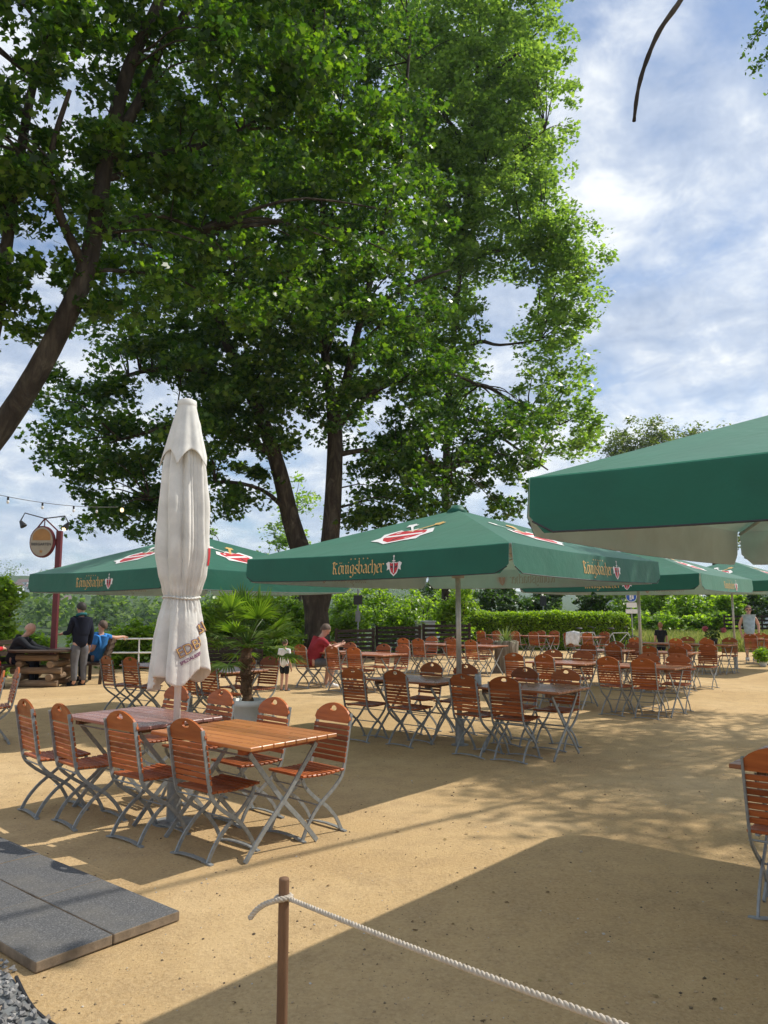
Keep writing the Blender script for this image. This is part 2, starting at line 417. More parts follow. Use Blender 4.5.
def tree(name, label, group, base, limbs, ells, nclump, per, rad, size, shape, leaf, bark, twigfrac=0.5, upz=0.6, flat=0.6, cat='tree', shell=0.33):
    """limbs in world space: [(path, r0, r1)], first is the trunk"""
    base = Vector(base)
    root = thing(name, label, cat, base, 0, group)
    nb = np.array(base)
    for i, (path, r0, r1) in enumerate(limbs):
        mb = MB(); pp = smooth_path(path)
        k = len(pp); rad_ = [r0 + (r1 - r0) * (j / (k - 1)) ** 0.8 for j in range(k)]
        if i == 0: rad_[0] *= 1.35; rad_[1] *= 1.12
        mb.tube([p - base for p in pp], rad_, 14 if r0 > 0.12 else 8)
        mb.build('trunk' if i == 0 else 'limb', bark, root, True)
    cl = clumps(ells, nclump, shell)
    lp = limb_points(limbs)
    if twigfrac > 0:
        mb = MB()
        for c in cl[: int(len(cl) * twigfrac)]:
            d = np.linalg.norm(lp - c, axis=1) + 1.2 * np.maximum(0, lp[:, 2] - c[2])
            a = lp[d.argmin()]
            L = np.linalg.norm(c - a)
            mid = a * 0.45 + c * 0.55 + np.array([rng.uniform(-.04, .04), rng.uniform(-.04, .04), 0.12]) * L
            mid2 = a * 0.75 + c * 0.25 + np.array([rng.uniform(-.025, .025), rng.uniform(-.025, .025), 0.07]) * L
            r = min(0.015 + 0.009 * L, 0.09)
            mb.tube(smooth_path([a - nb, mid2 - nb, mid - nb, c - nb], 3), [r * (1 - 0.085 * j) for j in range(10)], 5, False)
        mb.build('branches', bark, root, True)
    P = leaves_from(cl, per, rad, flat) - nb
    link('crown', leaf_mesh('crown', P, size, shape, leaf, upz), root)
    return root

def ell(u, v, Y, ru, rv, ry):
    c = dp(u, v, Y); k = c.y / F
    return (tuple(c), (ru * k * 1.02, ry, rv * k * 1.08))

# ------------------------------------------------------------------ camera, light, sky
cd = bpy.data.cameras.new('camera'); cam = bpy.data.objects.new('camera', cd); COL.objects.link(cam); sc.camera = cam
cam.location = (0, 0, CH); cam.rotation_euler = (R(90) + TH, 0, 0)
cd.sensor_fit = 'VERTICAL'; cd.angle = 2 * math.atan(512 / F); cd.clip_start = 0.05; cd.clip_end = 6000
ld = bpy.data.lights.new('sun', 'SUN'); ld.energy = 4.6; ld.angle = R(0.55); ld.color = (1.0, 0.94, 0.84)
sun = bpy.data.objects.new('sun', ld); COL.objects.link(sun); sun.rotation_euler = SUN.to_track_quat('Z', 'Y').to_euler(); sun.location = SUN * 60
wd = bpy.data.worlds.new('World'); sc.world = wd; wd.use_nodes = True
nt = wd.node_tree; nt.nodes.clear()
wout = nt.nodes.new('ShaderNodeOutputWorld'); bg = nt.nodes.new('ShaderNodeBackground'); bg.inputs[1].default_value = 0.105
sky = nt.nodes.new('ShaderNodeTexSky'); sky.sky_type = 'NISHITA'; sky.sun_disc = False
sky.sun_elevation = SUN_EL; sky.sun_rotation = SUN_AZ; sky.air_density = 1.0; sky.dust_density = 0.8; sky.ozone_density = 1.2
tc = nt.nodes.new('ShaderNodeTexCoord'); sep = nt.nodes.new('ShaderNodeSeparateXYZ'); nt.links.new(tc.outputs['Generated'], sep.inputs[0])
mz = nt.nodes.new('ShaderNodeMath'); mz.operation = 'MAXIMUM'; mz.inputs[1].default_value = 0.0; nt.links.new(sep.outputs[2], mz.inputs[0])
az = nt.nodes.new('ShaderNodeMath'); az.operation = 'ADD'; az.inputs[1].default_value = 0.34; nt.links.new(mz.outputs[0], az.inputs[0])
dv = nt.nodes.new('ShaderNodeVectorMath'); dv.operation = 'DIVIDE'
cb = nt.nodes.new('ShaderNodeCombineXYZ')
for i in range(3): nt.links.new(az.outputs[0], cb.inputs[i])
nt.links.new(tc.outputs['Generated'], dv.inputs[0]); nt.links.new(cb.outputs[0], dv.inputs[1])
mp = nt.nodes.new('ShaderNodeMapping'); mp.inputs['Scale'].default_value = (1.0, 1.0, 0.0); mp.inputs['Location'].default_value = (3.1, 7.4, 0)
mp.inputs['Rotation'].default_value = (0, 0, R(28)); nt.links.new(dv.outputs[0], mp.inputs[0])
n1 = noise(nt, mp.outputs[0], 3.0, 9, 0.60, 0.3); n2 = noise(nt, mp.outputs[0], 9.5, 8, 0.62, 0.25); n3 = noise(nt, mp.outputs[0], 2.0, 4, 0.45)
cov = mixc(nt, 0.25, n1, n2)
cmask = ramp(nt, cov, [(0.34, 0.10), (0.46, 0.72), (0.60, 1.0)])
shade = mixc(nt, 0.5, n2, n3)
ccol = ramp(nt, shade, [(0.36, (3.5, 4.3, 5.8)), (0.48, (5.5, 6.2, 7.4)), (0.59, (8.7, 9.0, 9.2))])
skyblue = mixc(nt, 1.0, sky.outputs[0], (0.78, 0.95, 1.12), 'MULTIPLY')
nt.links.new(mixc(nt, cmask, skyblue, ccol), bg.inputs[0]); nt.links.new(bg.outputs[0], wout.inputs[0])
vs = sc.view_settings; vs.view_transform = 'Standard'; vs.look = 'None'; vs.exposure = 0.15; vs.gamma = 1; vs.use_curve_mapping = False
sc.cycles.use_denoising = True
sc.cycles.max_bounces = 7; sc.cycles.diffuse_bounces = 3; sc.cycles.transmission_bounces = 5; sc.cycles.volume_bounces = 1
sc.cycles.sample_clamp_indirect = 6

# ------------------------------------------------------------------ terrain, garden, river
def hnoise(x, y, s):
    return (math.sin(x * s + 1.3) * math.cos(y * s * 1.27 + 0.4) + 0.5 * math.sin(x * s * 2.3 + y * s * 1.9) + 0.25 * math.sin(x * s * 5.1 - y * s * 4.3)) / 1.75
def sstep(a, b, x):
    t = min(1, max(0, (x - a) / (b - a))); return t * t * (3 - 2 * t)
def terrain_h(x, y):
    s = 0.87 * y - 0.5 * x - 0.8 * max(0, x - 2)
    far = sstep(175, 190, s)
    h = -6.5 * sstep(29, 60, s) + far * 3.5
    h += sstep(260, 1100, s) * (46 + 15 * hnoise(x, y, 0.0045)) + far * 1.5 * hnoise(x, y, 0.05)
    return h - 0.03
ys = [-40, -20, -8, 0, 4, 8, 12, 16, 20, 24, 27, 30, 33, 36, 40, 45, 50, 56, 62, 70, 80, 95, 110, 130, 150, 170, 180, 186, 192, 198, 206, 215, 230, 250, 280, 320, 370, 430, 500, 580, 680, 800, 930, 1080, 1250, 1450, 1700, 2000]
xn = 81; vs_ = []; fs_ = []
for y in ys:
    w = 60 + 0.85 * max(0, y)
    for i in range(xn):
        x = (2 * i / (xn - 1) - 1) * w; vs_.append((x, y, terrain_h(x, y)))
for j in range(len(ys) - 1):
    for i in range(xn - 1): a = j * xn + i; fs_.append((a, a + 1, a + xn + 1, a + xn))
me = bpy.data.meshes.new('ground'); me.from_pydata(vs_, [], fs_); me.materials.append(M['terrain']); me.polygons.foreach_set('use_smooth', [True] * len(fs_))
tag(link('ground', me), 'green meadow ground falling to the river and rising to hills', None, None, 'structure')
mb = MB(); mb.add([(-900, 20, -5.2), (300, 20, -5.2), (300, 420, -5.2), (-900, 420, -5.2)], [(0, 1, 2, 3)])
tag(mb.build('river', M['water']), 'calm grey river behind the garden', None, None, 'structure')

# sand court: one sheet with a wandering outline, gently uneven
outline = [(-15, -12), (16, -12), (24, 8), (24, 27), (17, 30), (12, 31), (6, 33), (1, 29), (-4, 27.5), (-8, 24), (-12, 21.5), (-15, 18)]
bm = bmesh.new()
def inside(x, y):
    c = False; k = len(outline)
    for i in range(k):
        x1, y1 = outline[i]; x2, y2 = outline[(i + 1) % k]
        if (y1 > y) != (y2 > y) and x < (x2 - x1) * (y - y1) / (y2 - y1) + x1: c = not c
    return c
st = 0.25; grid = {}
def sand_z(x, y): return 0.004 + 0.006 * hnoise(x, y, 1.1) + 0.004 * hnoise(x + 9, y, 3.7)
for i in range(-60, 97):
    for j in range(-48, 133):
        x, y = i * st, j * st
        if inside(x + st / 2 + 0.5 * hnoise(x, y, 1.3), y + st / 2 + 0.5 * hnoise(y, x, 1.1)):
            q = []
            for a, b in ((i, j), (i + 1, j), (i + 1, j + 1), (i, j + 1)):
                if (a, b) not in grid: grid[(a, b)] = bm.verts.new((a * st, b * st, sand_z(a * st, b * st)))
                q.append(grid[(a, b)])
            bm.faces.new(q)
me = bpy.data.meshes.new('sand_court'); bm.to_mesh(me); bm.free(); me.materials.append(M['sand'])
me.polygons.foreach_set('use_smooth', [True] * len(me.polygons))
tag(link('sand_court', me), 'tan compacted sand floor of the beer garden', None, None, 'structure')

def stones(name, pts, sizes, mat, zfun, flat=0.6):
    V_ = []; F_ = []
    base = [(1, 0, 0), (-1, 0, 0), (0, 1, 0), (0, -1, 0), (0, 0, 1), (0, 0, -1)]
    fc = [(0, 2, 4), (2, 1, 4), (1, 3, 4), (3, 0, 4), (2, 0, 5), (1, 2, 5), (3, 1, 5), (0, 3, 5)]
    for (x, y), s in zip(pts, sizes):
        e = Euler((random.uniform(0, 6), random.uniform(0, 6), random.uniform(0, 6))).to_matrix(); b = len(V_)
        z = zfun(x, y)
        for q in base:
            w = e @ (Vector(q) * s * random.uniform(0.55, 1.2)); V_.append((x + w.x, y + w.y, z + max(-0.003, w.z * flat + s * 0.2)))
        F_ += [tuple(b + i for i in f) for f in fc]
    me = bpy.data.meshes.new(name); me.from_pydata(V_, [], F_); me.materials.append(mat)
    return link(name, me)
pts = []; sz = []
while len(pts) < 6500:
    y = 2.2 + 14 * random.random() ** 1.8; x = random.uniform(-0.56, 0.56) * (y + 1)
    if x < -1.0 and y < 4.6 and (Vector((x, y, 0)) - Vector((-1.07, 4.27, 0))).dot(U) < 0.05: continue
    pts.append((x, y)); sz.append(random.choice((0.003, 0.003, 0.004, 0.005, 0.007)) * random.uniform(0.7, 1.5) if random.random() < 0.985 else random.uniform(0.009, 0.016))
tag(stones('scattered_pebbles', pts, sz, M['pebble'], sand_z), 'small pebbles strewn on the tan sand', None, None, 'stuff')
# dry leaf litter
P = np.array([(random.uniform(-0.5, 0.5) * (y + 1), y, 0.014) for y in [2.3 + 15 * random.random() ** 1.5 for _ in range(260)]])
m, nt, out = new_mat('dry_leaf'); ge = nt.nodes.new('ShaderNodeNewGeometry')
principled(nt, out, ramp(nt, ge.outputs['Random Per Island'], [(0, (0.10, 0.06, 0.025)), (0.6, (0.22, 0.13, 0.05)), (1, (0.30, 0.24, 0.09))]), 0.9)
tag(link('dry_leaves', leaf_mesh('dry_leaves', P, 0.022, PLANE, m, 3.0, 0.35)), 'dry brown leaves lying about on the sand', None, None, 'stuff')
# gravel bed at the lower left
P0 = Vector((-1.07, 4.27, 0)); g0 = P0 - V * 0.80
pts = []; sz = []
ed = [(-1.62, 3.62), (-1.42, 3.36), (-1.18, 3.15), (-0.96, 2.98), (-0.78, 2.82), (-0.6, 2.5), (-0.45, 2.0)]
def edge_x(y):
    for (x1, y1), (x2, y2) in zip(ed, ed[1:]):
        if y2 <= y <= y1: return x1 + (x2 - x1) * (y1 - y) / (y1 - y2)
    return ed[0][0]
while len(pts) < 9000:
    x, y = random.uniform(-3.4, -0.5), random.uniform(2.0, 4.9)
    q = Vector((x, y, 0)) - g0
    if q.dot(V) > -0.01 or x > edge_x(y) - 0.02: continue
    pts.append((x, y)); sz.append(random.uniform(0.009, 0.021))
gb = MB(); gp_ = [Vector((x - .01, y, 0)) for x, y in ed] + [Vector((-3.4, 1.9, 0)), g0 - U * 3.2]
gb.add([(p.x, p.y, .010) for p in gp_], [tuple(range(len(gp_)))]); tag(gb.build('gravel_bed', M['sign_grey']), 'grey bed below the crushed gravel', None, None, 'structure')
tag(stones('gravel', pts, sz, M['gravel'], lambda x, y: 0.006 + random.uniform(0, 0.022), 0.8), 'grey crushed gravel bed beside the dark slabs', None, None, 'stuff')
mb = MB(); mb.tube(smooth_path([(x, y, 0.012 + 0.006 * math.sin(9 * y)) for x, y in ed]), 0.009, 6)
tag(mb.build('edging_strip', M['black']), 'thin dark edging strip between gravel and sand', 'edging')
# paving slabs
slabn = {(0, 0): 'dark grey paving slab at the right corner of the slab path', (0, 1): 'dark grey paving slab at the front corner beside the gravel',
         (1, 0): 'dark grey paving slab behind the corner slab, second in the back row', (1, 1): 'dark grey paving slab at the left picture edge above the gravel',
         (2, 0): 'dark grey paving slab farthest back near the left picture edge'}
for (i, j), lab in slabn.items():
    mb = MB(); mb.box((0, 0, 0), (0.752, 0.382, 0.05))
    o = mb.build('paving_slab', [M['slab'], M['slab_side']], None)
    for p in o.data.polygons: p.material_index = 0 if p.normal.z > 0.5 else 1
    bevel(o, 0.006)
    c = P0 - U * (0.378 + i * 0.757) - V * (0.192 + j * 0.387)
    o.location = (c.x, c.y, 0.027 + random.uniform(0, 0.006)); o.rotation_euler = (random.uniform(-.006, .006), random.uniform(-.006, .006), ANG + random.uniform(-.006, .006))
    tag(o, lab, 'paving slab', 'dark paving slabs')

# ------------------------------------------------------------------ chairs and tables
def make_chair():
    root = thing('folding_chair', 'x', 'chair', group='slatted folding chairs')
    W = 0.186
    pa = smooth_path([(0, -.285, .845), (0, -.255, .68), (0, -.222, .50), (0, -.19, .40), (0, -.10, .315), (0, .03, .225), (0, .125, .12), (0, .185, .008)], 3)
    pb = smooth_path([(0, .175, .428), (0, .15, .37), (0, .06, .285), (0, -.06, .20), (0, -.15, .105), (0, -.205, .008)], 3)
    for s in (-1, 1):
        mb = MB(); mb.strip([(p.y, p.z) for p in pa], .0125, s * W - .006, s * W + .006); mb.build('back_leg', M['zinc'], root)
        w2 = s * (W - .016)
        mb = MB(); mb.strip([(p.y, p.z) for p in pb], .0125, w2 - .006, w2 + .006); mb.build('front_leg', M['zinc'], root)
    for y in (.185, -.205):
        mb = MB()
        xs = [-.218, -.18, -.11, 0, .11, .18, .218]; zs = [.006, .010, .022, .026, .022, .010, .006]
        vs = []
        for x, z in zip(xs, zs):
            for dy, dz in ((-.014, -.005), (.014, -.005), (.014, .005), (-.014, .005)): vs.append((x, y + dy, z + dz))
        fs = [(i * 4 + j, i * 4 + (j + 1) % 4, i * 4 + 4 + (j + 1) % 4, i * 4 + 4 + j) for i in range(6) for j in range(4)] + [(3, 2, 1, 0), (24, 25, 26, 27)]
        mb.add(vs, fs); mb.build('foot_bar', M['zinc'], root)
    mb = MB()
    mb.tube([(-W, -.19, .40), (W, -.19, .40)], .006, 6); mb.tube([(-W, .03, .225), (W, .03, .225)], .006, 6); mb.tube([(-W, .14, .36), (W, .14, .36)], .005, 6)
    mb.build('cross_rod', M['zinc'], root)
    mb = MB()
    for i in range(9):
        y = -.185 + i * .0455
        mb.box((0, y, .447 - .010 * math.sin(i / 8 * math.pi)), (.405, .036, .017))
    o = mb.build('seat', M['chair_wood'], root); bevel(o, .004, 1)
    for s in (-1, 1):
        mb = MB(); mb.strip([(-.2, .432), (0, .424), (.19, .432)], .006, s * .150 - .011, s * .150 + .011); mb.build('seat_rail', M['zinc'], root)
    mb = MB()
    tilt = Matrix.Rotation(math.atan2(.06, .345), 3, 'X')
    def by(z): return -.222 - (z - .50) * .183
    for i in range(7):
        z = .508 + i * .0385
        mb.box((0, by(z) + .013, z), (.395, .014, .031), tilt)
    o = mb.build('backrest', M['chair_wood'], root); bevel(o, .003, 1)
    # headboard with arched top and oval grip hole
    mb = MB(); k = 40; z0, zt, xw = .772, .910, .198; hc = .862
    def outl(th):
        dx, dz = math.cos(th), math.sin(th); r = 0.0
        while r < .4:
            x, z = dx * r, hc + dz * r
            top = zt - .075 * (abs(x) / xw) ** 2.0 - .02 * (abs(x) / xw) ** 8
            if abs(x) > xw or z < z0 or z > top: break
            r += .0012
        return dx * r, hc + dz * r
    ring = [outl(2 * math.pi * i / k) for i in range(k)]
    hole = [(.038 * math.cos(2 * math.pi * i / k), hc + .004 + .026 * math.sin(2 * math.pi * i / k) * (1.0 if math.sin(2 * math.pi * i / k) > 0 else .6)) for i in range(k)]
    vs = []
    for off in (.004, .022):
        for lst in (ring, hole):
            for x, z in lst: vs.append((x, by(z) + off, z))
    fs = []
    for i in range(k):
        j = (i + 1) % k
        fs += [(i, j, k + j, k + i), (2 * k + i, 3 * k + i, 3 * k + j, 2 * k + j), (i, 2 * k + i, 2 * k + j, j), (k + i, k + j, 3 * k + j, 3 * k + i)]
    mb.add(vs, fs); mb.build('headboard', M['head_wood'], root)
    return root

chair0 = make_chair(); chair_used = [False]
def place_chair(top, rz, label):
    """top: where the middle of the headboard's top edge is"""
    if chair_used[0]: c = dup(chair0)
    else: c = chair0; chair_used[0] = True
    off = Matrix.Rotation(rz, 3, 'Z') @ Vector((0, -.30, 0))
    c.location = (top.x - off.x, top.y - off.y, sand_z(top.x, top.y) - 0.002); c.rotation_euler = (0, 0, rz)
    c['label'] = label
    return c

def make_table(mat):
    root = thing('folding_table', 'x', 'table', group='slatted folding tables')
    mb = MB()
    for i in range(8): mb.box((0, -.35 + i * .1, .735), (1.12, .0955, .026))
    o = mb.build('tabletop', mat, root); bevel(o, .004, 1)
    for s in (-1, 1):
        mb = MB(); mb.box((s * .40, 0, .700), (.05, .70, .042)); mb.build('top_rail', M['mid_wood'] if mat is not M['table_orange'] else M['chair_wood'], root)
        for q in (-1, 1):
            mb = MB(); pth = smooth_path([(0, q * .30, .682), (0, q * .16, .52), (0, 0, .34), (0, -q * .17, .18), (0, -q * .33, .008)], 3)
            x = s * .44 + q * .008
            mb.strip([(p.y, p.z) for p in pth], .016, x - .006, x + .006); mb.build('leg', M['zinc'], root)
    mb = MB(); mb.tube([(-.44, 0, .34), (.44, 0, .34)], .009, 8); mb.tube([(-.44, .30, .665), (.44, .30, .665)], .007, 8); mb.tube([(-.44, -.30, .665), (.44, -.30, .665)], .007, 8)
    mb.build('cross_rod', M['zinc'], root)
    return root
tabs = {}
def place_table(c, label, mat='table_wood', rz=ANG):
    if mat in tabs: t = dup(tabs[mat])
    else: t = make_table(M[mat]); tabs[mat] = t
    t.location = (c.x, c.y, 0.002); t.rotation_euler = (0, 0, rz); t['label'] = label
    return t

ORD = ['', 'leftmost', 'second', 'third', 'fourth']
def seats(c, px, side, off, desc):
    """chairs along one long side of a table, one for every picture column the photograph shows one in"""
    n = len(px); sg = -1 if side == 'near' else 1
    for i, u in enumerate(px):
        L = c + V * (sg * off); q = (u - 384) / F * 1.0
        t = (q * L.y - L.x) / (U.x - q * U.y)
        jit = random.uniform(-.05, .05)
        p = L + U * t + V * jit
        rz = ANG + (0 if side == 'near' else math.pi) + random.uniform(-.09, .09) - (.06 if 'front' in desc and side == 'near' else 0)
        pos = {1: 'only', 2: ('left', 'right'), 3: ('left', 'middle', 'right')}[n]
        pos = pos if isinstance(pos, str) else pos[i]
        place_chair(p, rz, f'{pos} slatted chair on the {side} side of {desc}')

def vec(x, y): return Vector((x, y, 0))
T = [
 # centre, material, table label, description used for its chairs, near columns, far columns, near/far offsets
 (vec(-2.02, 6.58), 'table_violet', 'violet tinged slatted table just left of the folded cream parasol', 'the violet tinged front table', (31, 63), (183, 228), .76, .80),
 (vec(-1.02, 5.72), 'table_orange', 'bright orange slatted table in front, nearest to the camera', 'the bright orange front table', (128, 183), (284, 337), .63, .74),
 (vec(0.43, 10.1), 'table_wood', 'dark slatted table left of the big middle parasol pole', 'the table left of the middle parasol pole', (354, 392), (433, 466), .75, .78),
 (vec(1.68, 9.06), 'table_wood', 'dark slatted table with a glass jar right of the middle parasol pole', 'the table right of the middle parasol pole', (460, 499), (525, 563), .75, .78),
 (vec(3.09, 13.4), 'table_wood', 'slatted table right of the stump planter, behind the middle parasol', 'the table right of the stump planter', (510, 540), (551, 580), .75, .75),
 (vec(4.2, 12.46), 'table_wood', 'slatted table in the open, rightmost of the middle distance row', 'the table rightmost in the middle distance row', (602, 638), (645, 674), .75, .75),
 (vec(4.9, 17.4), 'table_wood', 'slatted table below the rear green parasol, left of its pole', 'the table left of the rear parasol pole', (584, 609), (614, 632), .75, .75),
 (vec(6.0, 16.5), 'table_wood', 'slatted table below the rear green parasol, right of its pole', 'the table right of the rear parasol pole', (644, 673), (680, 704), .75, .75),
 (vec(8.5, 20.3), 'table_wood', 'slatted table left of the far right parasol pole, with pink flowers', 'the table with pink flowers', (672, 702), (704, 726), .75, .80),
 (vec(7.4, 21.2), 'table_wood', 'slatted table in front of the red haired child, by the meadow', 'the table before the red haired child', (632,), (684,), .75, .75),
 (vec(4.3, 28.2), 'table_wood', 'slatted table behind the stump planter, at the left end of the hedge', 'the table at the hedge end', (480, 494), (), .75, .75),
 (vec(12.1, 24.0), 'table_wood', 'slatted table beside the standing woman at the far right', 'the table beside the standing woman', (746, 766), (757,), .78, .75),
 (vec(-.2, 15.95), 'table_wood', 'slatted table right of the man in red, left of the middle parasol', 'the table right of the man in red', (332, 352), (385, 404), .75, .78),
 (vec(-1.35, 16.95), 'table_wood', 'slatted table the man in the red shirt leans on', 'the table the man in red leans on', (299,), (333, 351), .75, .85),
 (vec(1.35, 20.6), 'table_wood', 'slatted table far back before the dark fence, left of two', 'the left table before the dark fence', (402, 418), (431, 450), .75, .75),
 (vec(2.45, 19.7), 'table_wood', 'slatted table far back before the dark fence, beside the stump planter', 'the fence table beside the stump planter', (450, 470), (485,), .75, .75),
 (vec(5.43, 27.3), 'table_wood', 'pale looking slatted table in front of the clipped hedge, left one', 'the left table by the hedge', (513, 531), (540, 553), .75, .75),
 (vec(6.75, 26.2), 'table_wood', 'pale looking slatted table in front of the clipped hedge, right one', 'the right table by the hedge', (566, 584), (602,), .75, .75),
 (vec(-3.64, 12.7), 'table_wood', 'pale looking slatted table left of the folded cream parasol, farther back', 'the table under the left parasol', (110, 132), (), .75, .75),
 (vec(-2.4, 11.7), 'table_wood', 'pale looking slatted table just left of the potted palm', 'the table left of the potted palm', (190, 208), (252, 271), .75, .75),
 (vec(2.66, 4.50), 'table_wood', 'slatted table at the right picture edge under the nearest parasol', 'the table at the right edge', (767,), (), .68, .75),
]
for c, mat, tl, desc, near, far, on, of in T:
    place_table(c, tl, mat, ANG + random.uniform(-.02, .02))
    if near: seats(c, near, 'near', on, desc)
    if far: seats(c, far, 'far', of, desc)
fa = math.atan2(-.88, -.48)            # two chairs at the left picture edge, turned to the left
rzl = math.atan2(.88, -.48)
place_chair(dp(6, 665, 9.35), rzl, 'slatted chair at the left picture edge, left of two seen edge on')
place_chair(dp(20, 666, 9.85), rzl + .05, 'slatted chair at the left picture edge, right of two seen edge on')

# jar on the middle table
c = dp(478, 681, 9.25); t = thing('glass_jar', 'small glass jar on the table beside the middle parasol pole', 'jar', (c.x, c.y, .748))
mb = MB(); mb.lathe([(0, 0), (.04, 0), (.042, .02), (.042, .09), (.034, .1), (.034, .11)], 14); mb.build('jar_body', M['glass'], t, True)
mb = MB(); mb.lathe([(.037, .105), (.037, .125), (0, .127)], 14); mb.build('lid', M['steel'], t, True)

# ------------------------------------------------------------------ broken-letter script written with a slanted pen
GL = {
 'K': (.86, [[(.0, 1.30), (.12, 1.18), (.12, .15), (.26, .02)], [(.16, .72), (.42, 1.22), (.62, 1.12)], [(.16, .74), (.42, .58), (.48, .16), (.64, .02)], [(-.16, 1.10), (.08, 1.36), (.34, 1.24)]]),
 'ö': (.60, [[(.28, 1.0), (.05, .85), (.05, .15), (.25, .0)], [(.2, .98), (.45, .84), (.45, .16), (.25, .02)], [(.10, 1.26), (.16, 1.22)], [(.34, 1.26), (.40, 1.22)]]),
 'n': (.70, [[(-.06, .95), (.06, .85), (.06, .15), (.18, .04)], [(.08, .78), (.34, .98), (.46, .86), (.46, .15), (.58, .04)]]),
 'i': (.34, [[(-.06, .95), (.06, .85), (.06, .15), (.18, .04)], [(.04, 1.28), (.10, 1.24)]]),
 'g': (.60, [[(.28, .99), (.05, .85), (.05, .25), (.22, .08), (.42, .22)], [(.25, .98), (.43, .88), (.43, -.20), (.25, -.38), (.0, -.27)]]),
 's': (.54, [[(.42, .86), (.24, .98), (.06, .82), (.08, .62), (.40, .42), (.42, .16), (.22, .02), (.0, .14)]]),
 'b': (.62, [[(.02, 1.42), (.06, 1.3), (.06, .15), (.25, .02), (.46, .16), (.46, .8), (.27, .97), (.08, .80)]]),
 'a': (.66, [[(.05, .86), (.25, .98), (.43, .84), (.43, .15), (.56, .04)], [(.40, .56), (.08, .42), (.06, .16), (.22, .04), (.42, .18)]]),
 'c': (.50, [[(.40, .86), (.26, .98), (.05, .84), (.05, .16), (.22, .02), (.42, .14)]]),
 'h': (.64, [[(.0, 1.42), (.06, 1.3), (.06, .15), (.16, .04)], [(.08, .80), (.30, .98), (.47, .84), (.47, .16), (.36, -.12), (.26, -.24)]]),
 'e': (.54, [[(.08, .48), (.42, .62), (.42, .86), (.25, .98), (.05, .84), (.05, .16), (.22, .02), (.42, .14)]]),
 'r': (.50, [[(-.06, .95), (.06, .85), (.06, .15), (.18, .04)], [(.10, .80), (.28, .98), (.42, .86)]]),
}
def pen_text(mb, text, scale, x0, z0, put, nib=(.125, .105), mi=0):
    """put(x, z) -> 3D point; every stroke is a pen nib dragged along a broken line"""
    x = 0
    for ch in text:
        w, strokes = GL[ch]
        for st_ in strokes:
            for (a, b), (c_, d) in zip(st_, st_[1:]):
                q = []
                for (px, pz), sg in (((a, b), -1), ((c_, d), -1), ((c_, d), 1), ((a, b), 1)):
                    q.append(put(x0 + scale * (x + px + sg * nib[0] / 2), z0 + scale * (pz + sg * nib[1] / 2)))
                mb.add(q, [(0, 1, 2, 3)], mi)
        x += w
    return x * scale
def text_w(text): return sum(GL[c][0] for c in text)

def star(n, r1, r2, cx, cz):
    return [(cx + (r1 if i % 2 == 0 else r2) * math.sin(math.pi * i / n), cz + (r1 if i % 2 == 0 else r2) * math.cos(math.pi * i / n)) for i in range(2 * n)]
SHIELD = [(-.5, .5), (-.25, .42), (0, .5), (.25, .42), (.5, .5), (.46, -.05), (.3, -.42), (0, -.68), (-.3, -.42), (-.46, -.05)]
def crest(mb, cx, cz, s, put, layer):
    def poly(pts, mi, l): mb.add([put(cx + s * x, cz + s * z, layer + l * .0012) for x, z in pts], [tuple(range(len(pts)))], mi)
    poly([(x * 1.25, z * 1.2 - .02) for x, z in SHIELD], 1, 0)                               # white rim
    poly([(-.62, .62), (-.95, .45), (-.78, .1), (-.86, -.25), (-.55, -.1), (-.5, .4)], 1, 0); poly([(.62, .62), (.5, .4), (.55, -.1), (.86, -.25), (.78, .1), (.95, .45)], 1, 0)
    poly(SHIELD, 0, 1)
    poly([(-.12, .4), (.12, .4), (.1, -.1), (.0, -.55), (-.1, -.1)], 2, 2); poly([(-.42, .25), (-.16, .12), (-.16, -.02), (-.4, .02)], 2, 2); poly([(.42, .25), (.4, .02), (.16, -.02), (.16, .12)], 2, 2)
    poly([(-.045, 1.05), (.045, 1.05), (.045, -.5), (-.045, -.5)], 1, 3); poly([(-.2, .72), (.2, .72), (.2, .63), (-.2, .63)], 1, 3); poly(star(4, .13, .09, 0, 1.12), 1, 3)
def roof_logo(mb, s, put):
    def poly(pts, mi, l): mb.add([put(s * x, s * z, l * .0012) for x, z in pts], [tuple(range(len(pts)))], mi)
    poly([(-.62, .18), (-.40, .50), (-.22, .38), (0, .56), (.24, .40), (.44, .52), (.64, .16), (.52, -.12), (.58, -.34), (.30, -.44), (0, -.66), (-.30, -.44), (-.58, -.34), (-.50, -.10)], 1, 0)
    poly([(-.46, .16), (-.36, .38), (0, .40), (.36, .38), (.46, .16), (.40, -.14), (.24, -.36), (0, -.52), (-.24, -.36), (-.40, -.14)], 0, 1)
    poly([(-.40, .02), (.40, .18), (.42, .06), (-.38, -.12)], 1, 2); poly([(-.1, .34), (.1, .34), (.08, -.1), (0, -.44), (-.08, -.1)], 2, 2)
    poly([(-.30, .30), (-.14, .28), (-.16, .16), (-.32, .18)], 1, 2); poly([(.16, -.08), (.30, -.04), (.24, -.24), (.14, -.26)], 1, 2)
    for k in range(2):                                                                    # crossed sceptre and ear of barley
        sg = 1 if k == 0 else -1
        poly([(-.04 * sg - .03, .30), (.03 - .04 * sg, .28), (sg * .34 + .04, .80), (sg * .34 - .05, .82)], 1 if k else 3, 3)
        poly(star(5, .15, .10, sg * .35, .84), 3 if k == 0 else 1, 3)

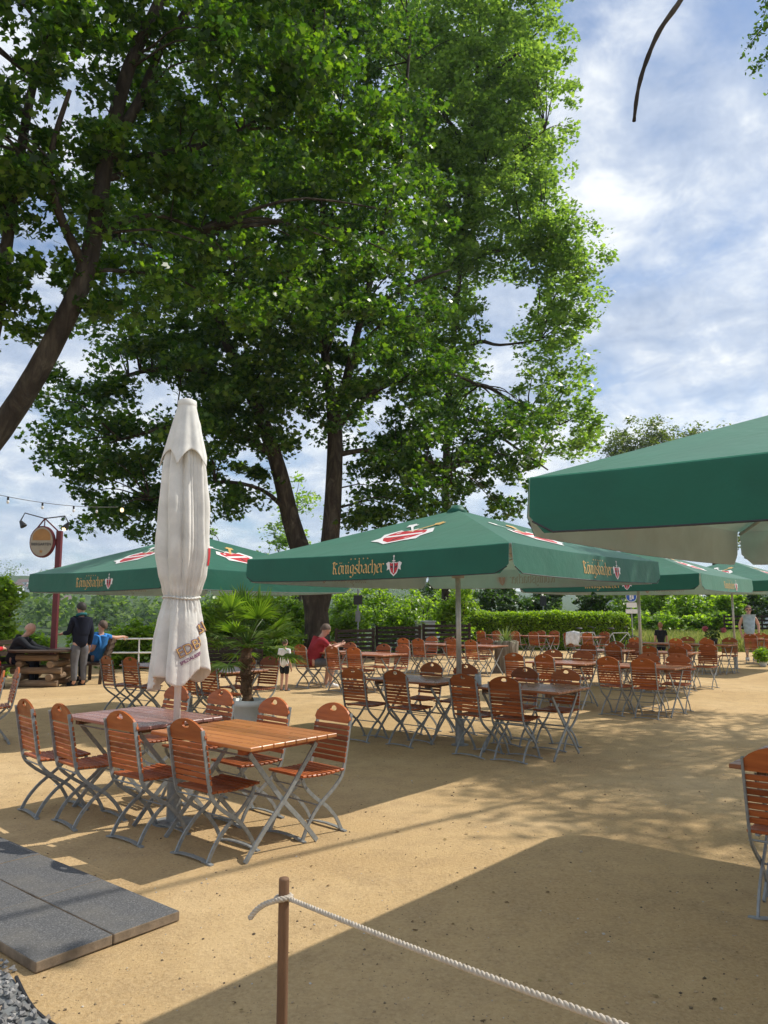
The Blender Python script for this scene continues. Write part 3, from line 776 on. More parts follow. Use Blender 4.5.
ROOF_H, VAL, HALF = .645, .275, 1.75
def make_umbrella(name='beer_garden_parasol'):
    """local z = 0 is the lower edge of the valance; the pole is added per place"""
    root = thing(name, 'x', 'parasol', group='green beer garden parasols')
    h = HALF; ze, zp = VAL, VAL + ROOF_H
    mb = MB(); n = 14
    for k in range(4):
        a = k * math.pi / 2; ca, sa = math.cos(a), math.sin(a)
        for lay, mi in ((0, 0), (-.007, 1)):
            vs = []
            for i in range(n + 1):
                t = i / n
                for j in range(n + 1):
                    q = (j / n * 2 - 1)
                    x, y = q * h * t, -h * t
                    z = zp + (ze - zp) * t - .030 * math.sin(math.pi * t) * (1 - q * q) - .022 * t ** 3 * (1 - q * q)
                    vs.append((x * ca - y * sa, x * sa + y * ca, z + lay))
            fs = [(i * (n + 1) + j, (i + 1) * (n + 1) + j, (i + 1) * (n + 1) + j + 1, i * (n + 1) + j + 1) for i in range(n) for j in range(n)]
            mb.add(vs, fs, mi)
    mb.build('canopy', [M['green'], M['lining']], root, True)
    mb = MB(); mb.lathe([(0.0, zp + .055), (.06, zp + .05), (.085, zp + .01), (.12, zp - .02), (.11, zp - .05)], 16); mb.build('top_cap', M['green'], root, True)
    val = []
    for k in range(4):
        a = k * math.pi / 2; ca, sa = math.cos(a), math.sin(a)
        def put(x, z, off=0.0):
            sag = .022 * (1 - (x / h) ** 2)
            y = -h - .004 - off - .02 * (1 - z / VAL) + .006 * math.sin(x * 5 + k) * (1 - z / VAL)
            zz = z - sag
            return (x * ca - y * sa, x * sa + y * ca, zz)
        nx, nz = 40, 4; mb = MB()
        for off, mi in ((0, 0), (-.005, 1)):
            vs = []
            for i in range(nx + 1):
                x = (i / nx * 2 - 1) * (h - .012)
                e = max(0, abs(x) - (h - .10)) / .088
                zb = .0 + .085 * (1 - math.sqrt(max(0, 1 - min(1, e) ** 2)))
                for j in range(nz + 1): vs.append(put(x, zb + (VAL + .004 - zb) * j / nz, off))
            fs = [(i * (nz + 1) + j, (i + 1) * (nz + 1) + j, (i + 1) * (nz + 1) + j + 1, i * (nz + 1) + j + 1) for i in range(nx) for j in range(nz)]
            mb.add(vs, fs, mi)
        vl = mb.build('valance', [M['green'], M['lining']], root, True)
        mb = MB(); mb.tube([put(x, .004 if abs(x) < h - .1 else .06, .0) for x in np.linspace(-h + .03, h - .03, 30)], .005, 5); mb.build('hem', M['crest_black'], vl)
        # print: word and crest, outside and showing faintly inside
        s = .098; w = text_w('Königsbacher') * s
        for off, mat, nm in ((.004, M['gold'], 'lettering'), (-.010, M['gold_faint'], 'inner_print')):
            mb = MB(); pen_text(mb, 'Königsbacher', s, -.36, .070, lambda x, z: put(x, z, off))
            if off > 0:
                for i in range(5):
                    q = star(5, .012, .005, -.36 + w * (.36 + .08 * i), .228); mb.add([put(x, z, off) for x, z in q], [tuple(range(len(q)))])
            mb.build(nm, mat, vl)
            mb = MB(); crest(mb, -.36 + w + .12, .115, .105, lambda x, z, l: put(x, z, off + (l if off > 0 else -l)), 0)
            mb.build('crest', [M['crest_red'], M['crest_white'], M['crest_black'], M['gold']] if off > 0 else [M['crest_faint'], M['lining'], M['crest_faint'], M['lining']], vl)
        # badge on the roof panel
        ln = math.hypot(h, zp - ze)
        def rput(x, z, l):
            t = .60 - z / ln; q = x / (h * t)
            y = -h * t; zz = zp + (ze - zp) * t - .030 * math.sin(math.pi * t) * (1 - q * q) - .022 * t ** 3 * (1 - q * q) + .008 + l
            return (x * ca - y * sa, x * sa + y * ca, zz)
        mb = MB(); roof_logo(mb, .54, rput); mb.build('roof_badge', [M['crest_red'], M['crest_white'], M['crest_black'], M['gold']], root)
    mb = MB()
    for k in range(8):
        a = k * math.pi / 4 + math.pi / 4; L = h * (math.sqrt(2) if k % 2 == 0 else 1) - .03
        d = Vector((math.cos(a), math.sin(a), 0))
        zz = lambda f: zp - .05 + (ze - zp) * f
        mb = MB(); mb.tube([d * .05 + Vector((0, 0, zz(.03))), d * L + Vector((0, 0, zz(1) + .02))], .013, 6); mb.build('rib', M['steel'], root)
        mb = MB(); mb.tube([d * .06 + Vector((0, 0, .12)), d * L * .55 + Vector((0, 0, zz(.55) - .01))], .011, 6); mb.build('strut', M['steel'], root)
    mb = MB(); mb.lathe([(.03, .06), (.075, .06), (.08, .12), (.075, .17), (.03, .17)], 14); mb.build('hub', M['steel'], root, True)
    return root

um0 = make_umbrella(); first = True
UM = [(vec(.92, 9.6), 1.96, 0.0, 'big green parasol in the middle, its pole between two tables'),
      (vec(3.21, 4.08), 2.005, R(-1.0), 'nearest green parasol, cut off by the right picture edge'),
      (vec(-3.02, 12.2), 1.90, R(1.5), 'green parasol behind the folded cream parasol on the left'),
      (vec(5.2, 15.8), 1.985, R(1), 'green parasol seen directly behind the right half of the middle parasol'),
      (vec(9.9, 22.0), 2.12, R(-1), 'farthest green parasol on the right, near the standing woman')]
for i, (c, zb, da, lab) in enumerate(UM):
    o = um0 if i == 0 else dup(um0)
    o.location = (c.x, c.y, zb); o.rotation_euler = (0, 0, ANG + da); o['label'] = lab; o.scale = (1.05, 1.05, 1) if i == 0 else (1, 1, 1.05) if i == 1 else (1, 1, 1)
for o, (c, zb, da, lab) in zip([um0] + [q for q in COL.objects if q.name.startswith('beer_garden_parasol.')], UM):
    zb /= o.scale.z
    mb = MB(); mb.tube([(0, 0, -zb + .02), (0, 0, VAL + ROOF_H + .02)], .031, 14); mb.build('pole', M['steel'], o, True)
    mb = MB(); mb.lathe([(0, -zb), (.10, -zb), (.10, -zb + .012), (.052, -zb + .02), (.052, -zb + .30), (.048, -zb + .31), (.031, -zb + .312)], 18); mb.build('ground_sleeve', M['zinc'], o)

for q in COL.objects:
    if q.get('label', '').startswith('green parasol behind the folded'):
        fl = [c_ for c_ in q.children if c_.name.startswith('valance')]
        for c_ in fl:
            m_ = sum((Vector(p.center) for p in c_.data.polygons), Vector()) / len(c_.data.polygons)
            if m_.x > 1:
                for g_ in list(c_.children):
                    if not g_.name.startswith('hem'): bpy.data.objects.remove(g_)
        break
for q in COL.objects:
    if q.get('label', '').startswith('nearest green parasol'):
        for c_ in q.children:
            for g_ in list(c_.children):
                if g_.name.startswith('inner_print') or (g_.name.startswith('crest') and g_.data.materials[0] is M['crest_faint']): bpy.data.objects.remove(g_)
        break
# ------------------------------------------------------------------ folded cream parasol
pc = vec(-1.62, 6.17)
fp = thing('folded_parasol', 'tall folded cream parasol tied shut, with a printed skirt', 'parasol', (pc.x, pc.y, 0))
mb = MB(); mb.tube([(0, 0, .02), (0, 0, 3.28)], .027, 14); mb.build('pole', M['white_pole'], fp, True)
mb = MB(); mb.lathe([(0, 0), (.16, 0), (.16, .012), (.055, .02), (.055, .34), (.05, .35), (.027, .352)], 20); mb.build('ground_sleeve', M['zinc'], fp)
TIE = 1.72
def prof(z):
    pts = [(.99, .235), (1.15, .235), (1.35, .215), (1.55, .19), (1.66, .165), (1.72, .145), (1.78, .170), (1.90, .205), (2.1, .225), (2.4, .215), (2.7, .185), (2.95, .155), (3.12, .120), (3.26, .075)]
    for (a, r1), (b, r2) in zip(pts, pts[1:]):
        if a <= z <= b: t = (z - a) / (b - a); t = t * t * (3 - 2 * t) * .5 + t * .5; return (r1 + (r2 - r1) * t) * .77
    return pts[0][1] if z < pts[0][0] else pts[-1][1]
ph = [random.uniform(0, 6.28) for _ in range(8)]
def cloth_r(th, z):
    d = abs(z - TIE)
    amp = .25 * min(1, .35 + d / .5)
    th0_ = th; th = th + .34 * math.sin(th + ph[5] + .3 * z) + .20 * math.sin(2 * th + ph[7] - .5 * z)
    f = .75 * (2 * abs(math.cos(4 * th + ph[0] + .45 * math.sin(1.6 * z + ph[1]))) ** .75 - 1.2) + .45 * (2 * abs(math.cos(6.5 * th + ph[2] + .7 * math.sin(1.3 * z + ph[3]))) ** .8 - 1.2) * (.5 + .5 * math.sin(2 * th + z)) + .18 * math.cos(3 * th + ph[4] + z)
    th = th0_
    tight = .08 * math.exp(-(d / .10) ** 2) * math.cos(26 * th + ph[5])
    flat = 1 + .10 * math.cos(2 * (th - .4))
    front = math.exp(-((th + .80) / .80) ** 4) * (1 if z < TIE - .1 else .3)      # the printed lobe lies nearly flat
    return prof(z) * flat * (1 + amp * f * (1 - .93 * front) + tight + .03 * math.sin(9 * z + 3 * th + ph[6]))
def hem(th): return 1.08 + .035 * math.sin(1 * th + 1.6) + .055 * math.sin(3 * th + ph[7])
nth, nzz = 192, 110; mb = MB()
vs = []
for j in range(nzz + 1):
    for i in range(nth):
        th = -math.pi + 2 * math.pi * i / nth
        z0 = hem(th); z = z0 + (3.24 - z0) * j / nzz; r = cloth_r(th, z)
        vs.append((r * math.cos(th), r * math.sin(th), z))
mb.add(vs, [(j * nth + i, j * nth + (i + 1) % nth, (j + 1) * nth + (i + 1) % nth, (j + 1) * nth + i) for j in range(nzz) for i in range(nth)])
cl = mb.build('canopy', M['cream'], fp, True)
md = cl.modifiers.new('thick', 'SOLIDIFY'); md.thickness = .004; md.offset = -1
# cap with hanging points
mb = MB(); vs = []; nz2 = 26
for j in range(nz2 + 1):
    for i in range(nth):
        th = -math.pi + 2 * math.pi * i / nth
        pt = math.sin(math.pi * ((th * 5 / (2 * math.pi) + .30) % 1)) ** .8
        zb = 2.76 + .14 * pt
        z = zb + (3.30 - zb) * (j / nz2)
        t = (3.30 - z) / .5
        r = .066 + .122 * t ** .95 + .008 * math.cos(10 * th + 1) * t + .016 * (1 - 2 * pt) * t
        vs.append((r * math.cos(th), r * math.sin(th), z))
mb.add(vs, [(j * nth + i, j * nth + (i + 1) % nth, (j + 1) * nth + (i + 1) % nth, (j + 1) * nth + i) for j in range(nz2) for i in range(nth)])
cp = mb.build('cap', M['cream'], fp, True); md = cp.modifiers.new('thick', 'SOLIDIFY'); md.thickness = .004; md.offset = 1
mb = MB(); mb.lathe([(.072, 3.27), (.078, 3.29), (.074, 3.33), (.045, 3.345), (0, 3.348)], 24); mb.build('top_plate', M['cream'], fp, True)
mb = MB(); mb.tube([((cloth_r(t, TIE) + .010) * math.cos(t), (cloth_r(t, TIE) + .010) * math.sin(t), TIE + .008 * math.sin(2 * t)) for t in np.linspace(-math.pi, math.pi, 80)], .009, 6); mb.build('tie_cord', M['cream'], fp, True)

def font_mesh(txt, size, bold=0.0, shear=0.0):
    cu = bpy.data.curves.new('t', 'FONT'); cu.body = txt; cu.size = size; cu.align_x = 'LEFT'; cu.offset = bold; cu.shear = shear; cu.resolution_u = 3
    o = bpy.data.objects.new('t', cu); COL.objects.link(o); bpy.context.view_layer.update()
    me = bpy.data.meshes.new_from_object(o.evaluated_get(bpy.context.evaluated_depsgraph_get())); bpy.data.objects.remove(o)
    bm = bmesh.new(); bm.from_mesh(me); bmesh.ops.triangulate(bm, faces=bm.faces[:])
    for _ in range(2): bmesh.ops.subdivide_edges(bm, edges=[e for e in bm.edges if e.calc_length() > size * .12], cuts=1, use_grid_fill=False); bmesh.ops.triangulate(bm, faces=bm.faces[:])
    bm.to_mesh(me); bm.free(); return me
def wrap(me, th0, z0, ang, off):
    ca, sa = math.cos(ang), math.sin(ang)
    for v in me.vertices:
        x, y = v.co.x * ca - v.co.y * sa, v.co.x * sa + v.co.y * ca
        th = th0 + x / .175; z = z0 + y; r = cloth_r(th, z) + off
        v.co = (r * math.cos(th), r * math.sin(th), z)
    return me
for txt, th0, z0 in (('EDBI', -1.30, 1.25), ('BI', -.22, 1.43)):
    for nm, mt, size, dx, dz, bold, off in (('lettering_edge', 'purple', .112, 0, 0, .0035, .009), ('lettering', 'gold', .112, 0, 0, -.0005, .012)):
        me = wrap(font_mesh(txt, size, bold), th0, z0, .46 if txt == 'EDBI' else .40, off); me.materials.append(M[mt]); link(nm, me, cl)
me = wrap(font_mesh('SPEZIALBIER', .036, .001), -1.22, 1.20, .44, .007); me.materials.append(M['purple']); link('small_lettering', me, cl)
mb = MB(); vs = []
for th0, z0, z1 in ((-2.98, 1.95, 2.20), (.22, 1.98, 2.12)):
    q = []
    for j in range(7):
        for i in range(4):
            th = th0 + (i / 3 - .5) * .30; z = z0 + (z1 - z0) * j / 6; r = cloth_r(th, z) + .006; q.append((r * math.cos(th), r * math.sin(th), z))
    mb.add(q, [(j * 4 + i, j * 4 + i + 1, j * 4 + i + 5, j * 4 + i + 4) for j in range(6) for i in range(3)])
mb.build('red_print', M['crest_red'], cl, True)

# ------------------------------------------------------------------ stake and rope
sp = dp(283, 1010, 2.42); sx = dp(283, 950, 2.42).x
st_ = thing('wooden_stake', 'slim brown wooden stake with a rope tied on, in the foreground', 'stake', (sx, 2.42, 0))
mb = MB(); mb.lathe([(.0155, -.1), (.0165, .3), (.016, .70), (.0155, .822), (.014, .827), (0, .827)], 14); mb.build('post', M['mid_wood'], st_, True)
def twist(path, R_, r_, pitch, mb, n=7):
    P = smooth_path(path, 14); cum = [0]
    for a, b in zip(P, P[1:]): cum.append(cum[-1] + (b - a).length)
    L = cum[-1]; m = int(L / (pitch / 9)); Q = []
    for i in range(m + 1):
        s = L * i / m; k = max(j for j in range(len(cum)) if cum[j] <= s + 1e-9); k = min(k, len(P) - 2)
        Q.append(P[k].lerp(P[k + 1], (s - cum[k]) / max(1e-9, cum[k + 1] - cum[k])))
    for q in range(3):
        pp = []
        for i, p in enumerate(Q):
            t = (Q[min(i + 1, m)] - Q[max(i - 1, 0)]).normalized(); a = t.cross(Vector((0, 0, 1))).normalized(); b = t.cross(a)
            th = 2 * math.pi * (i / 9 + q / 3); pp.append(p + (a * math.cos(th) + b * math.sin(th)) * R_)
        mb.tube(pp, r_, n)
zr = dp(283, 897, 2.42).z
a = Vector((sx, 2.42, zr)); e1 = dp(610, 1021, 1.53)
far_end = a + (e1 - a) * 1.75; far_end.z += .02
mb = MB()
midp = a + (e1 - a) * .5; midp.z -= .004
twist([a + Vector((.016, -.012, 0)), midp, e1, far_end], .0037, .0037, .042, mb, 8)
twist([a + Vector((.018, -.014, .004)), a + Vector((.0, -.024, .002)), a + Vector((-.022, -.008, -.004)), a + Vector((-.012, .02, -.004)), a + Vector((.018, .012, .0)), a + Vector((.02, -.012, -.004))], .0042, .0046, .03, mb)
twist([a + Vector((.0, -.026, .004)), a + Vector((-.028, -.022, -.004)), a + Vector((-.055, -.02, -.014)), a + Vector((-.078, -.018, -.03)), a + Vector((-.098, -.016, -.055))], .0042, .0046, .03, mb)
tag(mb.build('barrier_rope', M['rope'], None, True), 'pale twisted rope knotted to the brown stake and running right', 'rope')
s2 = thing('wooden_stake', 'second brown stake holding the other end of the rope', 'stake', (far_end.x, far_end.y, 0))
mb = MB(); mb.lathe([(.0155, -.1), (.0165, .3), (.0155, .93), (0, .935)], 14); mb.build('post', M['mid_wood'], s2, True)

# ------------------------------------------------------------------ potted palm
pp = dp(249, 700, 10.5); pb = vec(pp.x, 10.5)
pt = thing('flower_pot', 'big pale grey round pot holding the fan palm', 'pot', pb)
mb = MB(); mb.lathe([(0, 0), (.17, 0), (.175, .02), (.215, .36), (.24, .365), (.245, .44), (.235, .445), (.215, .43), (.21, .38), (0, .38)], 32); mb.build('vessel', M['pot'], pt, True)
mb = MB(); mb.lathe([(.213, .385), (.1, .40), (0, .405)], 20); mb.build('soil', M['soil'], pt, True)
pl = thing('fan_palm', 'fan palm with stiff fans in the pale pot', 'palm', (pb.x - .04, pb.y, .40))
mb = MB(); mb.tube(smooth_path([(.03, 0, -.03), (.0, 0, .25), (-.015, 0, .5), (0, 0, .78)]), [.075 + .012 * math.sin(i * 2.3) for i in range(13)], 12)
for i in range(46):
    th = random.uniform(0, 6.28); z = random.uniform(.05, .76); L = random.uniform(.04, .14)
    mb.tube([(.06 * math.cos(th), .06 * math.sin(th), z), ((.07 + L * .4) * math.cos(th), (.07 + L * .4) * math.sin(th), z + L * .7)], [.010, .003], 4)
mb.build('trunk', M['palm_bark'], pl)
fans = []
for i in range(30):
    th = i * 2.39996; e = 1.28 - 1.70 * (i / 29) + random.uniform(-.12, .12); fans.append((th, e))
fans += [(-1.1, .95), (.35, 1.05), (2.6, .85)]
for th, e in fans:
    mb = MB(); L = random.uniform(.36, .60)
    d = Vector((math.cos(th) * math.cos(e), math.sin(th) * math.cos(e), math.sin(e)))
    c0 = Vector((0, 0, .76)); c1 = c0 + d * L + Vector((0, 0, .04 - .05 * (1 - math.sin(max(e, 0)))))
    mb.tube([c0, c0.lerp(c1, .5) + Vector((0, 0, .03)), c1], [.011, .008, .006], 5)
    side = d.cross(Vector((0, 0, 1))).normalized(); nrm = side.cross(d)
    ns = 26
    for k in range(ns):
        a = (k / (ns - 1) * 2 - 1) * 1.75
        dd = (d * math.cos(a) + side * math.sin(a) + nrm * (.22 + .1 * math.cos(a))).normalized(); Ls = random.uniform(.34, .44) * (1 - .22 * abs(a) / 1.75)
        w = .0135; pw = dd.cross(nrm).normalized()
        m1 = c1 + dd * Ls * .55; tip = c1 + dd * Ls + Vector((0, 0, -.060 * random.uniform(.3, 1.6) * (1.3 - e * .5)))
        mb.add([c1 - pw * .004, c1 + pw * .004, m1 + pw * w, m1 - pw * w, tip, m1 + nrm * .006], [(0, 1, 5), (1, 2, 5), (0, 5, 3), (5, 2, 4), (3, 5, 4)])
    mb.build('frond', M['leaf_palm'], pl)

# ------------------------------------------------------------------ stump planter with yucca
sc_ = dp(506, 655, 20.6); sb = vec(sc_.x, 20.6)
o = thing('stump_planter', 'hollow grey tree stump standing as a planter among the tables', 'planter', sb)
mb = MB(); vs = []; n = 40
for z, r in ((0, .37), (.08, .33), (.3, .305), (.6, .31), (.80, .325), (.82, .30), (.76, .25), (.72, .0)):
    for j in range(n):
        th = 2 * math.pi * j / n; rr = r * (1 + (.05 * math.cos(5 * th + 1) + .03 * math.cos(11 * th)) * (1 if r > .2 else 0)); vs.append((rr * math.cos(th), rr * math.sin(th), z + .02 * math.sin(3 * th)))
mb.add(vs, [(i * n + j, i * n + (j + 1) % n, (i + 1) * n + (j + 1) % n, (i + 1) * n + j) for i in range(7) for j in range(n)]); mb.build('trunk_shell', M['stump'], o, True)
mb = MB(); mb.lathe([(.25, .745), (.1, .77), (0, .775)], 16); mb.build('soil', M['soil'], o, True)
y = thing('yucca', 'spiky pale green yucca rosette in the stump planter', 'plant', (sb.x, sb.y, .76)); mb = MB()
for i in range(70):
    th = i * 2.39996; e = 1.35 - 1.35 * (i / 69) ** .8; L = random.uniform(.40, .62)
    d = Vector((math.cos(th) * math.cos(e), math.sin(th) * math.cos(e), math.sin(e))); s = d.cross(Vector((0, 0, 1))).normalized() * .016
    m1 = d * L * .5 + Vector((0, 0, .03)); tip = d * L - Vector((0, 0, .06 * math.cos(e)))
    mb.add([-s * .5, s * .5, m1 + s, m1 - s, tip], [(0, 1, 2, 3), (3, 2, 4)])
mb.build('leaves', M['leaf_yucca'], y)
mb = MB(); mb.tube([(0, 0, -.03), (0, 0, .08)], .05, 8); mb.build('stem', M['palm_bark'], y)

# ------------------------------------------------------------------ clipped hedge
hl, hr = dp(466, 630, 33.5), dp(632, 632, 32.0); hd = (hr - hl); hd.z = 0; HL = hd.length; hang = math.atan2(hd.y, hd.x); hc = (hl + hr) / 2; hh = 1.50
o = thing('clipped_hedge', 'long clipped bright green hedge with rounded top behind the tables', 'hedge', (hc.x, hc.y, 0), hang)
mb = MB(); mb.box((0, 0, hh / 2 - .06), (HL - .25, 1.15, hh - .12)); bevel(mb.build('inner_twigs', M['hedge_core'], o), .25, 4)
P = []
for i in range(30000):
    f = random.random(); x = random.uniform(-HL / 2, HL / 2)
    ex = max(0, abs(x) - (HL / 2 - .6)) / .6; top = hh * (1 - .30 * ex ** 2.5) + .05 * hnoise(x, 0, 1.7); dp_ = .68 * (1 - .45 * ex ** 3)
    if f < .46: y, z = -dp_, random.uniform(.02, top - .08)
    elif f < .85: y, z = random.uniform(-dp_, dp_), top
    else: y, z = dp_, random.uniform(.02, top)
    if z > top - .18 and abs(y) > dp_ - .18: z -= .05; y *= .93
    P.append((x + random.gauss(0, .03), y + random.gauss(0, .045) + .05 * hnoise(x, z, 3), z + random.gauss(0, .045)))
link('foliage', leaf_mesh('foliage', np.array(P), .085, RHOMB, M['leaf_hedge'], .35), o)

# ------------------------------------------------------------------ plants: shrubs round the garden
def shrub(name, label, group, base, ells, ncl, per, rad, size, leaf, shape=RHOMB, cat='shrub', stems=6, upz=.5):
    base = Vector(base); root = thing(name, label, cat, base, 0, group)
    cl_ = clumps(ells, ncl, .45); nb = np.array(base)
    P = leaves_from(cl_, per, rad, .75)
    P = P[P[:, 2] > base.z - .05] - nb
    link('foliage', leaf_mesh('foliage', P, size, shape, leaf, upz), root)
    mb = MB()
    for c in cl_[:stems]:
        e = Vector(c) - base; mb.tube(smooth_path([(random.gauss(0, .12), random.gauss(0, .12), -.05), e * .45 + Vector((0, 0, .1)), e], 3), [.05 - .006 * j for j in range(7)], 5, False)
    mb.build('stem', M['bark'], root, True)
    return root
def bush_px(u, v, Y, ru, rv, label, leaf='leaf_bush', group='bushes round the garden', dens=1.0, size=.16, name='shrub', cat='shrub', sub=5):
    """a bush whose middle shows at picture position (u, v) at distance Y"""
    k = Y / F; c = dp(u, v, Y); gz = terrain_h(c.x, c.y)
    ells = [((c.x, c.y, max(c.z, gz + rv * k * .6)), (ru * k * .7, ru * k * .6, rv * k * .8))]
    for _ in range(sub):
        th = random.uniform(0, 6.28)
        ells.append(((c.x + math.cos(th) * ru * k * .55, c.y + math.sin(th) * ru * k * .45, c.z + random.uniform(-.5, .55) * rv * k), (ru * k * .42, ru * k * .42, rv * k * .42)))
    ells.append(((c.x, c.y, (gz + c.z) / 2), (ru * k * .8, ru * k * .6, (c.z - gz) / 2 + .15)))
    vol = ru * rv * k * k
    return shrub(name, label, group, (c.x, c.y, gz), ells, int(150 * dens * max(.6, vol / 2.5) ** .7), 34, .34 * max(.5, vol / 3) ** .25, size, M[leaf], cat=cat)
bl = [
 (284, 642, 24.5, 20, 14, 'low bush between the palm and the plane trunk', 'leaf_bush'), (655, 622, 43, 30, 14, 'low bush at the meadow edge behind the child', 'leaf_bush'), (705, 622, 41, 26, 10, 'low bush at the meadow edge behind the flowers', 'leaf_bush'),
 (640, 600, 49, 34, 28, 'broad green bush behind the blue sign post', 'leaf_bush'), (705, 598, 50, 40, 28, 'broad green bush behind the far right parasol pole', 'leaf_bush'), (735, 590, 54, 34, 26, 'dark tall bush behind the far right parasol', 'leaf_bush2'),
 (458, 606, 30.5, 26, 24, 'leafy bush right behind the dark fence by the hedge end', 'leaf_bush'), (405, 622, 30.3, 30, 20, 'low light green bush behind the dark fence', 'leaf_bush'), (345, 626, 27.5, 22, 18, 'low bush between the trunk and the road sign', 'leaf_bush'),
 (350, 612, 31, 30, 26, 'light green bush right behind the plane trunk', 'leaf_bush'), (385, 606, 34, 34, 30, 'light green bush behind the road sign post', 'leaf_bush'),
 (420, 612, 33, 30, 24, 'light green bush behind the grey cabinet', 'leaf_bush'), (452, 610, 35, 28, 28, 'light green bush left of the hedge end', 'leaf_bush'),
 (300, 618, 29, 26, 24, 'bush just left of the plane trunk behind the palm', 'leaf_bush'), (265, 606, 27, 30, 30, 'leafy bush behind the fan palm', 'leaf_bush'),
 (228, 616, 26, 26, 30, 'leafy bush right of the folded parasol skirt', 'leaf_bush'), (146, 640, 22, 22, 20, 'yellow green bush left of the folded parasol', 'leaf_bush'),
 (118, 642, 22, 20, 12, 'yellow green bush behind the man in blue', 'leaf_bush'), (36, 644, 23, 16, 8, 'low yellow green bush behind the sign post table', 'leaf_bush'), (92, 640, 24, 22, 10, 'low bush behind the standing man', 'leaf_bush'),
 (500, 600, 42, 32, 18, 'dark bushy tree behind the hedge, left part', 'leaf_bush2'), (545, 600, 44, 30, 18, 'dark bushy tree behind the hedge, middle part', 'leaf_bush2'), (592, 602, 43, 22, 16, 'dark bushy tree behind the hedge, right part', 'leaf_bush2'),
 (662, 602, 46, 26, 26, 'tall green bush behind the child', 'leaf_bush'), (695, 606, 44, 26, 22, 'green bush behind the pink flowers', 'leaf_bush'), (728, 610, 42, 20, 18, 'green bush left of the far right parasol pole', 'leaf_bush'),
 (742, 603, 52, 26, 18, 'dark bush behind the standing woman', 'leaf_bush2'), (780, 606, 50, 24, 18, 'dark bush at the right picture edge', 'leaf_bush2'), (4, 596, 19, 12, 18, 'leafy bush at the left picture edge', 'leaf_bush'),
 (200, 622, 25, 22, 20, 'leafy bush hidden behind the folded parasol', 'leaf_bush'), (172, 636, 23, 16, 20, 'low bush at the white railing', 'leaf_bush'),
]
for u, v, Y, ru, rv, lab, lf in bl: bush_px(u, v, Y, ru, rv, lab, lf, size=.14 if Y < 40 else .2)
# tall trees a good way behind the garden
def back_tree(u, vtop, Y, ru, label, leaf, name, size, vb=600, n=60, per=36):
    k = Y / F; tp = dp(u, vtop, Y); H_ = tp.z; gz = terrain_h(tp.x, Y); w = ru * k
    base = (tp.x, Y, gz)
    limbs = [([(tp.x, Y, gz), (tp.x + .1, Y, gz + (H_ - gz) * .45), (tp.x - .2, Y, H_ * .82)], .022 * (H_ - gz), .02)]
    for _ in range(5):
        th = random.uniform(0, 6.28); z0 = gz + (H_ - gz) * random.uniform(.35, .7)
        limbs.append(([(tp.x, Y, z0), (tp.x + math.cos(th) * w * .45, Y + math.sin(th) * w * .45, z0 + .12 * H_), (tp.x + math.cos(th) * w * .75, Y + math.sin(th) * w * .75, z0 + .2 * H_)], .10, .03))
    ells = [((tp.x, Y, gz + (H_ - gz) * .62), (w * .7, w * .7, (H_ - gz) * .36))]
    for _ in range(7):
        th = random.uniform(0, 6.28); ells.append(((tp.x + math.cos(th) * w * .55, Y + math.sin(th) * w * .5, gz + (H_ - gz) * random.uniform(.42, .86)), (w * .40, w * .40, (H_ - gz) * .13)))
    return tree(name, label, 'trees behind the garden', base, limbs, ells, n, per, w * .26, size, RHOMB, M[leaf], M['bark'], .6)
back_tree(640, 402, 62, 46, 'tall thin leaved grey green birch behind the nearest parasol roof, left of two', 'leaf_birch', 'birch_tree', .24, n=300, per=60)
back_tree(706, 414, 66, 44, 'grey green birch behind the nearest parasol roof, right of two', 'leaf_birch', 'birch_tree', .24, n=250, per=60)
back_tree(300, 462, 52, 46, 'pale loose tree seen between the two plane stems', 'leaf_hazed', 'deciduous_tree', .28, n=60)
back_tree(222, 520, 56, 34, 'pale tree low behind the left parasol peak', 'leaf_hazed', 'deciduous_tree', .28, n=40)
back_tree(455, 560, 50, 40, 'rounded tree behind the middle parasol, left of the hedge', 'leaf_bush2', 'deciduous_tree', .26, n=46)

# meadow grass at the right, and a ragged fringe round the sand
GR = []
for _ in range(26000):
    Y = random.uniform(29.5, 46); x = random.uniform(.30, .56) * Y
    if inside(x, Y): continue
    GR.append((x, Y, random.uniform(.25, .75)))
for _ in range(9000):
    Y = random.uniform(20, 33); x = random.uniform(-.52, .3) * Y
    if inside(x, Y): continue
    GR.append((x, Y, random.uniform(.10, .35)))
V_ = []; F_ = []
for x, Y, h_ in GR:
    z = terrain_h(x, Y); th = random.uniform(0, 6.28); w = .018; b = len(V_); lx, ly = random.gauss(0, .12) * h_ * 2, random.gauss(0, .12) * h_ * 2
    V_ += [(x - w * math.cos(th), Y - w * math.sin(th), z), (x + w * math.cos(th), Y + w * math.sin(th), z), (x + lx * .4 + w * .7 * math.cos(th), Y + ly * .4, z + h_ * .6), (x + lx, Y + ly, z + h_)]
    F_ += [(b, b + 1, b + 2), (b, b + 2, b + 3)]
me = bpy.data.meshes.new('meadow_grass'); me.from_pydata(V_, [], F_); me.materials.append(M['grass'])
tag(link('meadow_grass', me), 'tall yellow green grass along the edge of the sand', None, None, 'stuff')

